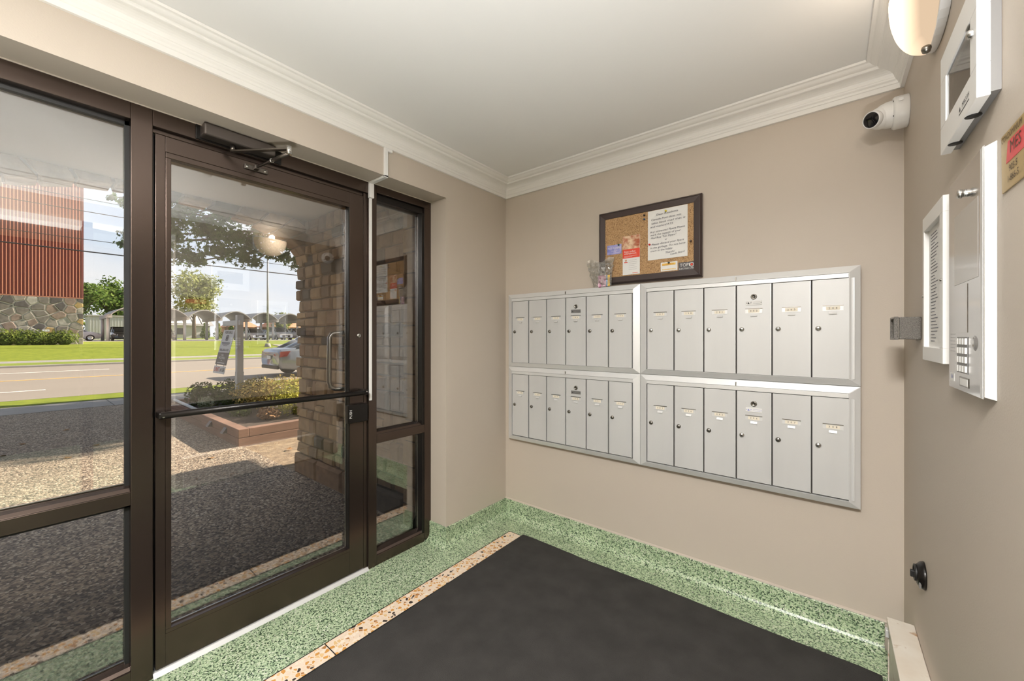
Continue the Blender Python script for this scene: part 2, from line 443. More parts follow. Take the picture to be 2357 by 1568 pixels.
class MB:
    def __init__(s):
        s.v = []; s.f = []; s.sm = []

    def add(s, vs_, fs, smooth=False):
        b = len(s.v)
        s.v += [tuple(p) for p in vs_]
        s.f += [tuple(i + b for i in q) for q in fs]
        s.sm += [smooth] * len(fs)
        return s

    def box(s, x0, x1, y0, y1, z0, z1):
        if x1 < x0: x0, x1 = x1, x0
        if y1 < y0: y0, y1 = y1, y0
        if z1 < z0: z0, z1 = z1, z0
        v = [(x0, y0, z0), (x1, y0, z0), (x1, y1, z0), (x0, y1, z0), (x0, y0, z1), (x1, y0, z1), (x1, y1, z1), (x0, y1, z1)]
        return s.add(v, [(0, 3, 2, 1), (4, 5, 6, 7), (0, 1, 5, 4), (1, 2, 6, 5), (2, 3, 7, 6), (3, 0, 4, 7)])

    def hexa(s, bot, top):
        v = list(bot) + list(top)
        n = len(bot)
        f = [tuple(range(n))[::-1], tuple(range(n, 2 * n))]
        f += [(i, (i + 1) % n, n + (i + 1) % n, n + i) for i in range(n)]
        return s.add(v, f)

    def cyl(s, p0, p1, r0, r1=None, n=16, caps=True):
        r1 = r0 if r1 is None else r1
        p0 = Vector(p0); p1 = Vector(p1)
        a = (p1 - p0).normalized()
        u = a.orthogonal().normalized(); w = a.cross(u)
        v = []
        for p, r in ((p0, r0), (p1, r1)):
            for i in range(n):
                q = 2 * PI * i / n
                v.append(p + u * (r * math.cos(q)) + w * (r * math.sin(q)))
        b = len(s.v)
        s.add(v, [(i, (i + 1) % n, n + (i + 1) % n, n + i) for i in range(n)], True)
        if caps:
            s.f += [tuple(b + i for i in range(n))[::-1], tuple(b + n + i for i in range(n))]
            s.sm += [False, False]
        return s

    def tube(s, pts, r, n=10, caps=True):
        pts = [Vector(p) for p in pts]
        rr = r if isinstance(r, (list, tuple)) else [r] * len(pts)
        rings = []
        t0 = (pts[1] - pts[0]).normalized()
        u = t0.orthogonal().normalized()
        for i, p in enumerate(pts):
            if i == 0: t = pts[1] - pts[0]
            elif i == len(pts) - 1: t = pts[-1] - pts[-2]
            else: t = (pts[i + 1] - p).normalized() + (p - pts[i - 1]).normalized()
            t.normalize()
            u = (u - t * u.dot(t)).normalized()
            w = t.cross(u)
            rings.append([p + u * (rr[i] * math.cos(2 * PI * k / n)) + w * (rr[i] * math.sin(2 * PI * k / n)) for k in range(n)])
        v = [q for ring in rings for q in ring]
        b = len(s.v)
        f = []
        for i in range(len(pts) - 1):
            for k in range(n):
                f.append((i * n + k, i * n + (k + 1) % n, (i + 1) * n + (k + 1) % n, (i + 1) * n + k))
        s.add(v, f, True)
        if caps:
            s.f += [tuple(b + k for k in range(n))[::-1], tuple(b + (len(pts) - 1) * n + k for k in range(n))]
            s.sm += [False, False]
        return s

    def lathe(s, prof, c, axis, n=24, a0=0.0, a1=2 * PI, up=None):
        """prof = [(r, h)] around axis through c; partial sweeps allowed"""
        c = Vector(c); a = Vector(axis).normalized()
        u = Vector(up).normalized() if up else a.orthogonal().normalized()
        w = a.cross(u)
        full = abs(a1 - a0 - 2 * PI) < 1e-6
        cols = n if full else n + 1
        v = []
        for r, h in prof:
            for i in range(cols):
                q = a0 + (a1 - a0) * i / n
                v.append(c + a * h + u * (r * math.cos(q)) + w * (r * math.sin(q)))
        f = []
        for j in range(len(prof) - 1):
            for i in range(n):
                i2 = (i + 1) % cols if full else i + 1
                f.append((j * cols + i, j * cols + i2, (j + 1) * cols + i2, (j + 1) * cols + i))
        return s.add(v, f, True)

    def poly(s, pts):
        return s.add(pts, [tuple(range(len(pts)))])

    def build(s, name, m, parent=None, bevel=0.0, seg=2, loc=None, label=None, cat=None, group=None, kind=None):
        if parent is None:
            if loc is None:
                a = np.array(s.v)
                loc = ((a[:, 0].min() + a[:, 0].max()) / 2, (a[:, 1].min() + a[:, 1].max()) / 2, a[:, 2].min())
            o0 = Vector(loc)
        else:
            o0 = org(parent)
        me = bpy.data.meshes.new(name)
        me.from_pydata([(p[0] - o0.x, p[1] - o0.y, p[2] - o0.z) for p in s.v], [], s.f)
        me.polygons.foreach_set('use_smooth', s.sm)
        me.materials.append(m)
        me.update()
        o = bpy.data.objects.new(name, me)
        C.objects.link(o)
        if parent is None:
            o.location = o0
        else:
            o.parent = parent
        ORG[o.name] = o0.copy()
        if bevel > 0:
            bv = o.modifiers.new('soft_edges', 'BEVEL')
            bv.width = bevel; bv.segments = seg; bv.limit_method = 'ANGLE'; bv.angle_limit = math.radians(40)
        return tag(o, label, cat, group, kind)


def B(name, m, parent, x0, x1, y0, y1, z0, z1, bevel=0.0, **kw):
    return MB().box(x0, x1, y0, y1, z0, z1).build(name, m, parent, bevel, **kw)


def struct(name, mb, m, **kw):
    return mb.build(name, m, None, kind='structure', **kw)


def share(name, me, parent, loc_world, rot=None, scale=None):
    """one more object that shares mesh data; loc_world is where its mesh origin goes"""
    o = bpy.data.objects.new(name, me)
    C.objects.link(o)
    if parent:
        o.parent = parent
    o.location = Vector(loc_world) - org(parent)
    if rot: o.rotation_euler = rot
    if scale: o.scale = scale
    ORG[o.name] = Vector(loc_world)
    return o


def mesh_of(mb, name, m):
    me = bpy.data.meshes.new(name)
    me.from_pydata(mb.v, [], mb.f)
    me.polygons.foreach_set('use_smooth', mb.sm)
    me.materials.append(m)
    return me


TXT = {}


def text_mesh(body, res=2):
    if body in TXT:
        return TXT[body]
    cu = bpy.data.curves.new('lettering', 'FONT')
    cu.body = body
    cu.align_x = 'CENTER'; cu.align_y = 'CENTER'
    cu.resolution_u = res
    o = bpy.data.objects.new('lettering_source', cu)
    me = bpy.data.meshes.new_from_object(o)
    v = [tuple(p.co) for p in me.vertices]
    f = [tuple(p.vertices) for p in me.polygons]
    bpy.data.objects.remove(o); bpy.data.curves.remove(cu); bpy.data.meshes.remove(me)
    TXT[body] = (v, f)
    return TXT[body]


def lettering(mb, body, c, xd, yd, size, wscale=1.0, width=None, skew=0.0):
    v, f = text_mesh(body)
    if not v: return mb
    c = Vector(c); xd = Vector(xd).normalized(); yd = Vector(yd).normalized()
    if width:
        w = max(p[0] for p in v) - min(p[0] for p in v)
        wscale = width / (w * size)
    return mb.add([c + xd * ((p[0] + skew * p[1]) * size * wscale) + yd * (p[1] * size) for p in v], f)


def path_loft(path, profile, closed=False):
    """per segment meshes of a moulding: path in xy, room on its right-hand side; profile [(offset, z)]"""
    n = len(path)
    P = [Vector(p) for p in path]

    def nrm(a, b):
        d = (b - a).normalized()
        return Vector((d.y, -d.x))
    offs = []
    for i in range(n):
        if not closed and i == 0: m_ = nrm(P[0], P[1])
        elif not closed and i == n - 1: m_ = nrm(P[-2], P[-1])
        else:
            a = nrm(P[i - 1], P[i]); b = nrm(P[i], P[(i + 1) % n])
            m_ = (a + b); m_ = m_ / (m_.dot(a))
        offs.append(m_)
    out = []
    segs = n if closed else n - 1
    k = len(profile)
    for i in range(segs):
        j = (i + 1) % n
        mb = MB()
        v = []
        for p, o_ in ((P[i], offs[i]), (P[j], offs[j])):
            for off, z in profile:
                q = p + o_ * off
                v.append((q.x, q.y, z))
        f = [(a, a + 1, k + a + 1, k + a) for a in range(k - 1)]
        f += [tuple(range(k))[::-1], tuple(range(k, 2 * k)), (k - 1, 0, k, 2 * k - 1)]
        mb.add(v, f)
        out.append(mb)
    return out


# ------------------------------------------------------------------ the room
XD, XG, XR, YM, YF = -1.898, -2.046, 0.246, 2.30, -1.6
ZC, ZH = 2.465, 2.212
YJ = 1.705

struct('floor', MB().box(-2.10, 3.2, YF - .1, YM + .1, -0.12, 0.0), GREEN_T)
struct('ceiling', MB().box(-2.12, 3.2, YF - .1, YM + .1, ZC, ZC + .12), CEIL)
wl = MB().box(-2.12, XD, YF, YJ, ZH, ZC).box(-2.12, XD, YJ, YM, 0, ZC).box(-2.12, XD, YF - .1, -1.35, 0, ZH)
struct('wall_left', wl, WALL)
struct('wall_back', MB().box(-2.12, XR + .15, YM, YM + .15, 0, ZC), WALL)
wr = MB().box(XR, XR + .15, 0.86, YM, 0, ZC).box(XR, XR + .15, YF, 0.86, ZH, ZC).box(XR, XR + .15, YF, -1.25, 0, ZH)
struct('wall_right', wr, WALL)
struct('wall_front', MB().box(-2.12, XR + .15, YF - .12, YF, 0, ZC), WALL)
# dim lobby beyond the inner doorway
lob = MB().box(3.0, 3.12, YF - .1, YM, 0, ZC).box(XR + .15, 3.0, YM - .35, YM - .25, 0, ZC).box(XR + .15, 3.0, YF - .12, YF, 0, ZC)
struct('wall_lobby', lob, LOBBY)
B('trim_9', BRONZE, None, XR - .012, XR + .17, 0.31, 0.37, 0, ZH, .003, kind='structure')
B('trim_10', WHITE, None, XR - .012, XR + .17, -1.25, 0.86, ZH - .045, ZH, .003, kind='structure')
lw = thing('lobby_lamp', 'orange glowing oval lobby lamp seen only as a reflection', 'lamp', (2.9, -0.35, 1.98))
MB().lathe([(0.0, -.03), (.10, -.025), (.16, 0), (.10, .025), (0, .03)], (2.9, -0.35, 2.0), (0, 0, 1), 24).build('shade', WARME, lw)
B('wall_bracket', DARKSTEEL, lw, 2.93, 3.0, -.40, -.30, 1.97, 2.03, .003)

# crown moulding, mitred
crown = [(0.0, 2.362), (0.013, 2.362), (0.015, 2.381), (0.019, 2.383), (0.022, 2.391), (0.028, 2.397), (0.030, 2.402)]
for i in range(7):   # cove
    a = i / 6 * PI / 2
    crown.append((0.078 - 0.046 * math.cos(a), 2.404 + 0.028 * math.sin(a)))
crown += [(0.082, 2.433), (0.086, 2.437), (0.086, 2.440)]
for i in range(6):   # ogee
    a = i / 5
    crown.append((0.089 + 0.024 * a, 2.442 + 0.011 * (a ** 2)))
crown += [(0.116, 2.454), (0.124, 2.455), (0.126, 2.464), (0.0, 2.464)]
cseg = path_loft([(XD, YF), (XD, YM), (XR, YM), (XR, YF)], crown, True)
for i, mb in enumerate(cseg):
    struct('trim_%d' % (i + 1), mb, WHITE)

# terrazzo cove base
base = [(0.0, 0.118), (0.010, 0.118), (0.012, 0.114), (0.012, 0.045)]
for i in range(1, 7):
    a = i / 6 * PI / 2
    base.append((0.012 + 0.040 * (1 - math.cos(a)), 0.045 - 0.042 * math.sin(a)))
base += [(0.058, 0.0006), (0.0, 0.0006)]
bs = path_loft([(XG, YJ), (XD, YJ), (XD, YM), (XR - .06, YM)], base)
m_ = MB(); m_.add(bs[0].v, bs[0].f); m_.add(bs[1].v, bs[1].f)
struct('baseboard_left', m_, GREEN_T)
struct('baseboard_back', bs[2], GREEN_T)
cap = path_loft([(XD, YM), (XR, YM)], [(0, 0.1185), (.008, 0.1185), (.006, .124), (0, .127)])[0]
struct('trim_8', cap, WALL)

# amber terrazzo strip with black divider bars
st = struct('trim_6', MB().box(-1.697, -1.60, YF, 2.098, 0.0, 0.0016), AMBER_T)
B('divider_bar', BLACK, st, -1.7005, -1.6965, YF, 2.101, 0.0, 0.0024)
B('divider_bar', BLACK, st, -1.7005, -1.60, 2.098, 2.102, 0.0, 0.0024)
B('divider_bar', BLACK, st, -1.697, -1.60, 0.828, 0.832, 0.0, 0.0024)

# ------------------------------------------------------------------ entrance glazing
w1 = setting('window_1', (XG, -0.5, 0))
XB = XG - .10
B('mullion', BRONZE, w1, XB, XG, -1.02, -0.955, 0, ZH, .002)
B('jamb', BRONZE, w1, XB, XG, -1.35, -1.30, 0, ZH, .002)
B('head', BRONZE, w1, XB, XG, -1.30, 0.268, 2.146, ZH, .002)
B('sill', BRONZE, w1, XB, XG, -1.30, 0.268, 0.0, 0.068, .002)
B('rail', BRONZE, w1, XB, XG, -1.30, 0.268, 0.694, 0.744, .002)
xgl = -2.098
for y0, y1 in ((-1.30, -1.02), (-0.955, 0.268)):
    for z0, z1, zz in ((0.068, 0.694, 0), (0.744, 2.146, 1)):
        B('pane', GLASS, w1, xgl - .004, xgl, y0 + .004, y1 - .004, z0 + .004, z1 - .004)
        g = MB()
        g.box(xgl, xgl + .018, y1 - .013, y1, z0, z1).box(xgl, xgl + .018, y0, y0 + .013, z0, z1)
        g.box(xgl, xgl + .018, y0, y1, z1 - .016, z1)
        g.build('gasket', BLACK, w1)
        s_ = MB()
        s_.hexa([(xgl, y0, z0), (XG - .006, y0, z0), (XG - .006, y1, z0), (xgl, y1, z0)],
                [(xgl, y0, z0 + .022), (XG - .016, y0, z0 + .012), (XG - .016, y1, z0 + .012), (xgl, y1, z0 + .022)])
        s_.build('glazing_bead', BRONZE, w1, .0015)
        B('glazing_bead', DARKSTEEL, w1, xgl + .002, xgl + .007, y0 + .01, y1 - .01, z0 + .021, z0 + .026, .001)

fr = setting('trim_5', (XG, .8, 0))           # door frame
B('mullion', BRONZE, fr, XB, XG, 0.268, 0.330, 0, ZH, .002)
B('mullion', BRONZE, fr, XB, XG, 1.252, 1.304, 0, ZH, .002)
B('jamb', BRONZE, fr, XB, XG - .012, 1.228, 1.252, 0, 2.146, .002)
B('door_stop', BLACKM, fr, XB, XG - .028, 0.330, 0.338, 0, 2.146, .001)
B('head', BRONZE, fr, XB, XG, 0.330, 1.252, 2.146, ZH, .002)
B('head_stop', BRONZE, fr, XB, XG - .020, 0.330, 1.228, 2.128, 2.146, .002)
sealant = MB().box(XG - .001, XG + .004, -1.30, YJ, ZH - .004, ZH + .001)
sealant.build('sealant_bead', WALL, fr, .0015)

w2 = setting('window_2', (XG, 1.5, 0))
B('head', BRONZE, w2, XB, XG, 1.304, YJ, 2.165, ZH, .002)
B('head_gasket', BLACKM, w2, XB, XG - .02, 1.304, 1.65, 2.128, 2.165, .002)
B('jamb', BRONZE, w2, XB, XG, 1.652, YJ, 0.012, 2.165, .002)
B('sill', BRONZE, w2, XB, XG, 1.304, 1.652, 0.0, 0.060, .004)
B('rail', BRONZE, w2, XB, XG, 1.304, 1.652, 0.708, 0.760, .002)
for z0, z1 in ((0.060, 0.708), (0.760, 2.130)):
    B('pane', GLASS, w2, xgl - .004, xgl, 1.306, 1.648, z0 + .002, z1 - .002)
    B('glazing_bead', BLACKM, w2, xgl, XG - .004, 1.634, 1.652, z0, z1, .001)
    B('glazing_bead', STEEL, w2, xgl + .003, xgl + .008, 1.629, 1.635, z0 + .02, z1 - .02, .001)
    s_ = MB()
    s_.hexa([(xgl, 1.304, z0), (XG - .006, 1.304, z0), (XG - .006, 1.652, z0), (xgl, 1.652, z0)],
            [(xgl, 1.304, z0 + .022), (XG - .016, 1.304, z0 + .012), (XG - .016, 1.652, z0 + .012), (xgl, 1.652, z0 + .022)])
    s_.build('glazing_bead', BRONZE, w2, .0015)

# door leaf
d1 = setting('door_1', (-2.08, .8, 0.012))
DF, DBk = -2.056, -2.101
Yl, Yr = 0.339, 1.226
gy0, gy1, gz0, gz1 = 0.387, 1.137, 0.163, 2.040
B('stile', BRONZE, d1, DBk, DF, Yl, gy0 - .018, 0.02, 2.124, .0015)
B('stile', BRONZE, d1, DBk, DF, gy1 + .006, Yr, 0.02, 2.124, .0015)
B('top_rail', BRONZE, d1, DBk, DF, gy0 - .018, gy1 + .006, gz1 + .022, 2.124, .0015)
B('bottom_rail', BRONZE, d1, DBk, DF, gy0 - .018, gy1 + .006, 0.02, gz0 - .016, .0015)
B('glazing_bead', BRONZE, d1, -2.088, DF + .001, gy0 - .0175, gy0, gz0, gz1, .0015)
B('glazing_bead', BLACKM, d1, -2.088, DF + .001, gy1, gy1 + .0055, gz0, gz1, .001)
B('glazing_bead', BRONZE, d1, -2.088, DF + .001, gy0 - .0175, gy1 + .0055, gz1, gz1 + .0215, .0015)
B('glazing_bead', BRONZE, d1, -2.088, DF + .001, gy0 - .0175, gy1 + .0055, gz0 - .0155, gz0, .0015)
B('pane', GLASS, d1, -2.092, -2.088, gy0 - .004, gy1 + .004, gz0 - .004, gz1 + .004)
B('edge_strip', STEEL, d1, -2.086, -2.081, gy1 - .006, gy1 - .0005, gz0 + .01, gz1 - .01, .001)
B('edge_strip', STEEL, d1, -2.086, -2.081, gy0, gy1 - .006, gz0 + .0005, gz0 + .006, .001)
pb = MB().tube([(-2.000, 0.345, 1.024), (-2.000, 0.8, 1.022), (-2.000, 1.214, 1.020)], 0.0135, 16).build('push_bar', BLACKM, d1)
for yy in (0.352, 1.207):
    MB().box(DF, -1.994, yy - .013, yy + .013, 1.010, 1.034).build('bracket', BLACKM, pb, .004)
    MB().lathe([(0, .0045), (.005, .004), (.0075, .001), (.0075, -.004)], (-1.9935 + .002, yy, 1.022), (1, 0, 0), 14).build('screw', STEEL, pb)
MB().lathe([(0, .006), (.008, .006), (.011, .004), (.012, 0), (.012, -.004)], (DF, 1.198, 1.335), (1, 0, 0), 20).build('lock_cylinder', STEEL, d1)
MB().lathe([(0, .0075), (.005, .0075), (.0055, .006)], (DF, 1.198, 1.335), (1, 0, 0), 14).build('key_plug', DARKSTEEL, d1)
lg = B('latch_guard', BLACKM, d1, DF + .0005, DF + .030, 1.118, 1.235, 0.855, 0.955, .004)
t_ = MB()
lettering(t_, 'PUSH', (DF + .0306, 1.134, 0.905), (0, 0, 1), (0, -1, 0), .020)
t_.build('lettering', WHITE_PL, lg)
hx = -2.101
MB().tube([(hx, 1.165, 1.352), (hx - .045, 1.155, 1.352), (hx - .060, 1.12, 1.350), (hx - .062, 1.098, 1.345), (hx - .063, 1.085, 1.322),
           (hx - .063, 1.083, 1.20), (hx - .063, 1.083, 1.075), (hx - .062, 1.090, 1.050), (hx - .060, 1.115, 1.036), (hx - .045, 1.155, 1.033), (hx, 1.165, 1.033)],
          0.0125, 14).build('pull_handle', STEEL, d1)
struct('trim_7', MB().hexa([(-2.13, .331, .0005), (-2.036, .331, .0005), (-2.036, 1.251, .0005), (-2.13, 1.251, .0005)],
                           [(-2.13, .331, .014), (-2.052, .331, .014), (-2.052, 1.251, .014), (-2.13, 1.251, .014)]), ALU)

# door closer
dc = thing('door_closer', 'bronze door closer with folded arm above the glass door', 'door closer', (-2.0, .61, 2.15))
B('body', CLOSER, dc, XG, -1.985, .476, .745, 2.156, 2.206, .008, seg=3)
B('mounting_plate', BLACKM, dc, XG - .0, XG + .006, .462, .790, 2.148, 2.208, .002)
MB().cyl((-2.013, .584, 2.156), (-2.013, .584, 2.126), .010, .010, 14).build('spindle', ARMM, dc)


def flat_arm(p0, p1, w, h):
    p0 = Vector(p0); p1 = Vector(p1)
    d = (p1 - p0).normalized(); n = Vector((0, 0, 1)).cross(d).normalized() * (w / 2); u = Vector((0, 0, h / 2))
    return MB().hexa([p0 - n - u, p0 + n - u, p1 + n - u, p1 - n - u], [p0 - n + u, p0 + n + u, p1 + n + u, p1 - n + u])


flat_arm((-2.013, .584, 2.130), (-1.815, .733, 2.136), .020, .008).build('main_arm', ARMM, dc, .002)
MB().cyl((-1.815, .733, 2.112), (-1.815, .733, 2.147), .011, .011, 16).build('elbow_pin', STEEL, dc)
MB().tube([(-1.815, .733, 2.118), (-1.90, .713, 2.111), (-2.030, .682, 2.099)], [.008, .0075, .0055], 12).build('forearm', ARMM, dc)
MB().cyl((-1.925, .707, 2.109), (-1.932, .705, 2.1083), .0095, .0095, 12).build('adjusting_nut', STEEL, dc)
sh = MB().box(DF, DF + .008, .640, .735, 2.086, 2.108)
sh.box(DF, -2.022, .672, .692, 2.088, 2.106)
sh.build('door_shoe', ARMM, dc, .002)
for yy in (.650, .722):
    MB().lathe([(0, .004), (.004, .0035), (.006, 0)], (DF + .008, yy, 2.097), (1, 0, 0), 10).build('screw', STEEL, dc)

# white cable raceway from the crown down to the latch
rw = thing('cable_raceway', 'white plastic cable raceway bending down the beige header beside the door', 'cable cover', (-1.95, 1.26, .96))
B('vertical_run', WHITE_PL, rw, XD, XD + .014, 1.250, 1.272, ZH - .012, 2.3615, .002)
B('soffit_run', WHITE_PL, rw, XG, XD + .014, 1.250, 1.272, ZH - .014, ZH - .001, .002)
B('junction', WHITE_PL, rw, XG, XG + .020, 1.248, 1.276, 2.118, ZH - .012, .003)
B('mullion_run', WHITE_PL, rw, XG, XG + .011, 1.2525, 1.268, 0.965, 2.118, .002)
B('elbow_fillet', WHITE_PL, rw, XD, XD + .0145, 1.252, 1.300, 2.345, 2.3615, .002)

# ------------------------------------------------------------------ mat
mt = thing('door_mat', 'large black ribbed entrance mat lying on the green terrazzo', 'mat', (-.7, .5, 0.0))
pts = [(-1.597, -1.25), (-1.597, 2.118)]
for i in range(1, 24):
    x = -1.597 + i * 1.77 / 24
    pts.append((x, 2.118 - .006 * i / 24 + .0035 * math.sin(x * 7) - (.004 if 5 < i < 8 else 0)))
pts += [(0.165, 2.108), (0.165, -1.25)]
MB().hexa([(x, y, .0017) for x, y in pts], [(x, y, .005) for x, y in pts]).build('rubber_border', BLACK, mt)
cx_, cy_ = -.7, .45
inn = [(cx_ + (x - cx_) * .987, cy_ + (y - cy_) * .9935) for x, y in pts]
MB().hexa([(x, y, .004) for x, y in inn], [(x, y, .009) for x, y in inn]).build('pile_carpet', MAT_C, mt)

# ------------------------------------------------------------------ mailboxes
YB0 = 2.245      # proud inner edge of the trim
XS = (-1.8375, -0.852, 0.1095)
ZS = (1.6365, 1.1125, 0.584)
nums = {(0, 0): range(101, 107), (1, 0): [107, 108, 201, 202, 203, 204], (0, 1): [205, 206, 207, 208, 301, 302], (1, 1): range(303, 309)}
lab = {(0, 0): 'upper aluminium mailbox bank nearest the wall corner, six narrow doors, clear bag standing on it',
       (1, 0): 'upper aluminium mailbox bank under the cork board edge, six doors, farther from the door',
       (0, 1): 'lower aluminium mailbox bank nearest the wall corner, six narrow doors',
       (1, 1): 'lower aluminium mailbox bank nearest the camera side, six doors, farther from the door'}
DW = (XS[1] - XS[0] - 2 * 0.042) / 6


def mesh_box(x0, x1, y0, y1, z0, z1, name, m):
    return mesh_of(MB().box(x0, x1, y0, y1, z0, z1), name, m)


dh0, dh1 = -.4925, -.0545
door_me = mesh_box(.003, DW - .003, 0.004, .016, dh0, dh1, 'mailbox_door', ALUD)
rib_me = mesh_box(DW - .0065, DW - .003, -0.001, .006, dh0, dh1, 'edge_flange', ALU)
slotp = MB().box(DW / 2 - .036, DW / 2 + .036, 0.0022, .005, -.194, -.172)
slot_me = mesh_of(slotp, 'number_holder', ALU)
hood_me = mesh_box(DW / 2 - .036, DW / 2 + .036, -.001, .005, -.1725, -.1700, 'holder_lip', DARKSTEEL)
card_me = mesh_box(DW / 2 - .024, DW / 2 + .024, .0012, .003, -.1905, -.1755, 'number_card', CREAMP)
tab_me = mesh_of(MB().hexa([(DW / 2 - .014, -.002, -.209), (DW / 2 + .014, -.002, -.209), (DW / 2 + .014, .005, -.209), (DW / 2 - .014, .005, -.209)],
                           [(DW / 2 - .014, .003, -.199), (DW / 2 + .014, .003, -.199), (DW / 2 + .014, .005, -.199), (DW / 2 - .014, .005, -.199)]), 'finger_tab', ALU)
lk = MB().lathe([(0, .0075), (.0075, .0072), (.0105, .0045), (.0112, 0), (.0112, -.002)], (.024, .004, -.272), (0, -1, 0), 20)
lock_me = mesh_of(lk, 'lock', STEEL)
lock2_me = mesh_of(lk, 'lock', DARKSTEEL)
key_me = mesh_of(MB().box(.0175, .0275, -.0045, -.003, -.2733, -.2707), 'keyway', INKK)
ml = MB().lathe([(0, .002), (.0065, .002), (.0085, .005), (.0125, .0045), (.0135, 0)], (DW / 2, .004, -.113), (0, -1, 0), 20)
mlock_me = mesh_of(ml, 'master_lock', DARKSTEEL)
mkey_me = mesh_box(DW / 2 - .0012, DW / 2 + .0012, .0005, .002, -.118, -.108, 'keyway', INKK)
for ci in (0, 1):
    for ri in (0, 1):
        x0, x1, zt, zb = XS[ci], XS[ci + 1], ZS[ri], ZS[ri + 1]
        bk = thing('mailbox_bank', lab[(ci, ri)], 'mailbox', ((x0 + x1) / 2, YB0, zb), 'aluminium mailbox banks on the beige wall')
        B('body', ALU, bk, x0 + .004, x1 - .004, YB0 + .022, YM - .0005, zb + .004, zt - .004)
        wv, wt, wbm = .040, .031, .030
        yo, yi = YB0 + .014, YB0 + .001      # outer edge set back, inner edge proud
        X0, X1, Z0, Z1 = x0 + .0006, x1 - .0006, zb + .0008, zt - .0008
        o4 = [(X0, Z0), (X1, Z0), (X1, Z1), (X0, Z1)]
        i4 = [(x0 + wv, zb + wbm), (x1 - wv, zb + wbm), (x1 - wv, zt - wt), (x0 + wv, zt - wt)]
        for k, nm in enumerate(('bottom_trim', 'side_trim', 'top_trim', 'side_trim')):
            j = (k + 1) % 4
            a, b_, c_, d_ = o4[k], o4[j], i4[j], i4[k]
            MB().hexa([(a[0], yo + .012, a[1]), (b_[0], yo + .012, b_[1]), (c_[0], yo + .012, c_[1]), (d_[0], yo + .012, d_[1])],
                      [(a[0], yo, a[1]), (b_[0], yo, b_[1]), (c_[0], yi, c_[1]), (d_[0], yi, d_[1])]).build(nm, ALU, bk, .0012)
        B('upper_bar', ALU, bk, x0 + wv, x1 - wv, YB0 + .003, YB0 + .02, zt - .052, zt - wt - .001, .001)
        B('catch', DARKSTEEL, bk, x0 + wv + 3 * DW - .002, x0 + wv + 3 * DW + .002, YB0 - .002, YB0 + .006, zt - wt + .002, zt - wt + .020)
        B('recess', SLOT, bk, x0 + wv, x1 - wv, YB0 + .0175, YB0 + .0225, zb + wbm, zt - wt)
        for k in range(6):
            lx = x0 + .042 + k * DW
            o3 = (lx, YB0, zt)
            dr = share('mailbox_door', door_me, bk, o3)
            share('edge_flange', rib_me, dr, o3)
            share('number_holder', slot_me, dr, o3)
            share('holder_lip', hood_me, dr, o3)
            share('number_card', card_me, dr, o3)
            share('finger_tab', tab_me, dr, o3)
            share('lock', lock_me if (ci == 1 and (ri == 0 or k in (3, 5))) else lock2_me, dr, o3)
            share('keyway', key_me, dr, o3)
            t_ = MB()
            n_ = str(nums[(ci, ri)][k])
            for q, ch in enumerate(n_):
                lettering(t_, ch, (lx + DW / 2 + (q - 1) * .0125, YB0 + .0009, zt - .183), (1, 0, 0), (0, 0, 1), .0115)
            t_.build('lettering', INKK, dr)
            if k == 3:
                share('master_lock', mlock_me, dr, o3)
                share('keyway', mkey_me, dr, o3)
                pl = B('maker_plate', PAPER if ci == 1 else GREY, dr, lx + DW / 2 - .034, lx + DW / 2 + .034, YB0 + .001, YB0 + .005, zt - .153, zt - .133)
                t_ = MB()
                xp = lx + DW / 2 - .020
                t_.poly([(xp - .007, YB0 + .0006, zt - .148), (xp + .003, YB0 + .0006, zt - .148), (xp - .002, YB0 + .0006, zt - .138)])
                lettering(t_, 'F', (xp + .009, YB0 + .0006, zt - .143), (1, 0, 0), (0, 0, 1), .012)
                for zz in (.1395, .1465):
                    t_.box(xp + .017, xp + .048, YB0 + .0006, YB0 + .0009, zt - zz - .0008, zt - zz)
                for xx in (-.0305, .0305):
                    t_.box(lx + DW / 2 + xx - .0015, lx + DW / 2 + xx + .0015, YB0 + .0003, YB0 + .001, zt - .1445, zt - .1415)
                t_.build('lettering', BLUE if (ci, ri) == (1, 1) else INKK, dr)

# ------------------------------------------------------------------ cork board and papers
cb = thing('cork_board', 'cork notice board in a dark brown frame above the mailboxes', 'notice board', (-.823, YM, 1.66))
bx0, bx1, bz0, bz1 = -1.121, -.524, 1.650, 2.094
B('cork_panel', CORK, cb, bx0 + .03, bx1 - .03, 2.278, 2.299, bz0 + .03, bz1 - .03)
fw = .042
for k in range(4):
    o4 = [(bx0, bz0), (bx1, bz0), (bx1, bz1), (bx0, bz1)]
    i4 = [(bx0 + fw, bz0 + fw), (bx1 - fw, bz0 + fw), (bx1 - fw, bz1 - fw), (bx0 + fw, bz1 - fw)]
    m4 = [(bx0 + .010, bz0 + .010), (bx1 - .010, bz0 + .010), (bx1 - .010, bz1 - .010), (bx0 + .010, bz1 - .010)]
    j = (k + 1) % 4
    mb = MB()
    mb.hexa([(o4[k][0], 2.2995, o4[k][1]), (o4[j][0], 2.2995, o4[j][1]), (m4[j][0], 2.2995, m4[j][1]), (m4[k][0], 2.2995, m4[k][1])],
            [(o4[k][0], 2.276, o4[k][1]), (o4[j][0], 2.276, o4[j][1]), (m4[j][0], 2.266, m4[j][1]), (m4[k][0], 2.266, m4[k][1])])
    mb.hexa([(m4[k][0], 2.2995, m4[k][1]), (m4[j][0], 2.2995, m4[j][1]), (i4[j][0], 2.2995, i4[j][1]), (i4[k][0], 2.2995, i4[k][1])],
            [(m4[k][0], 2.269, m4[k][1]), (m4[j][0], 2.269, m4[j][1]), (i4[j][0], 2.274, i4[j][1]), (i4[k][0], 2.274, i4[k][1])])
    mb.build('frame_rail', BFRAME, cb, .0012)


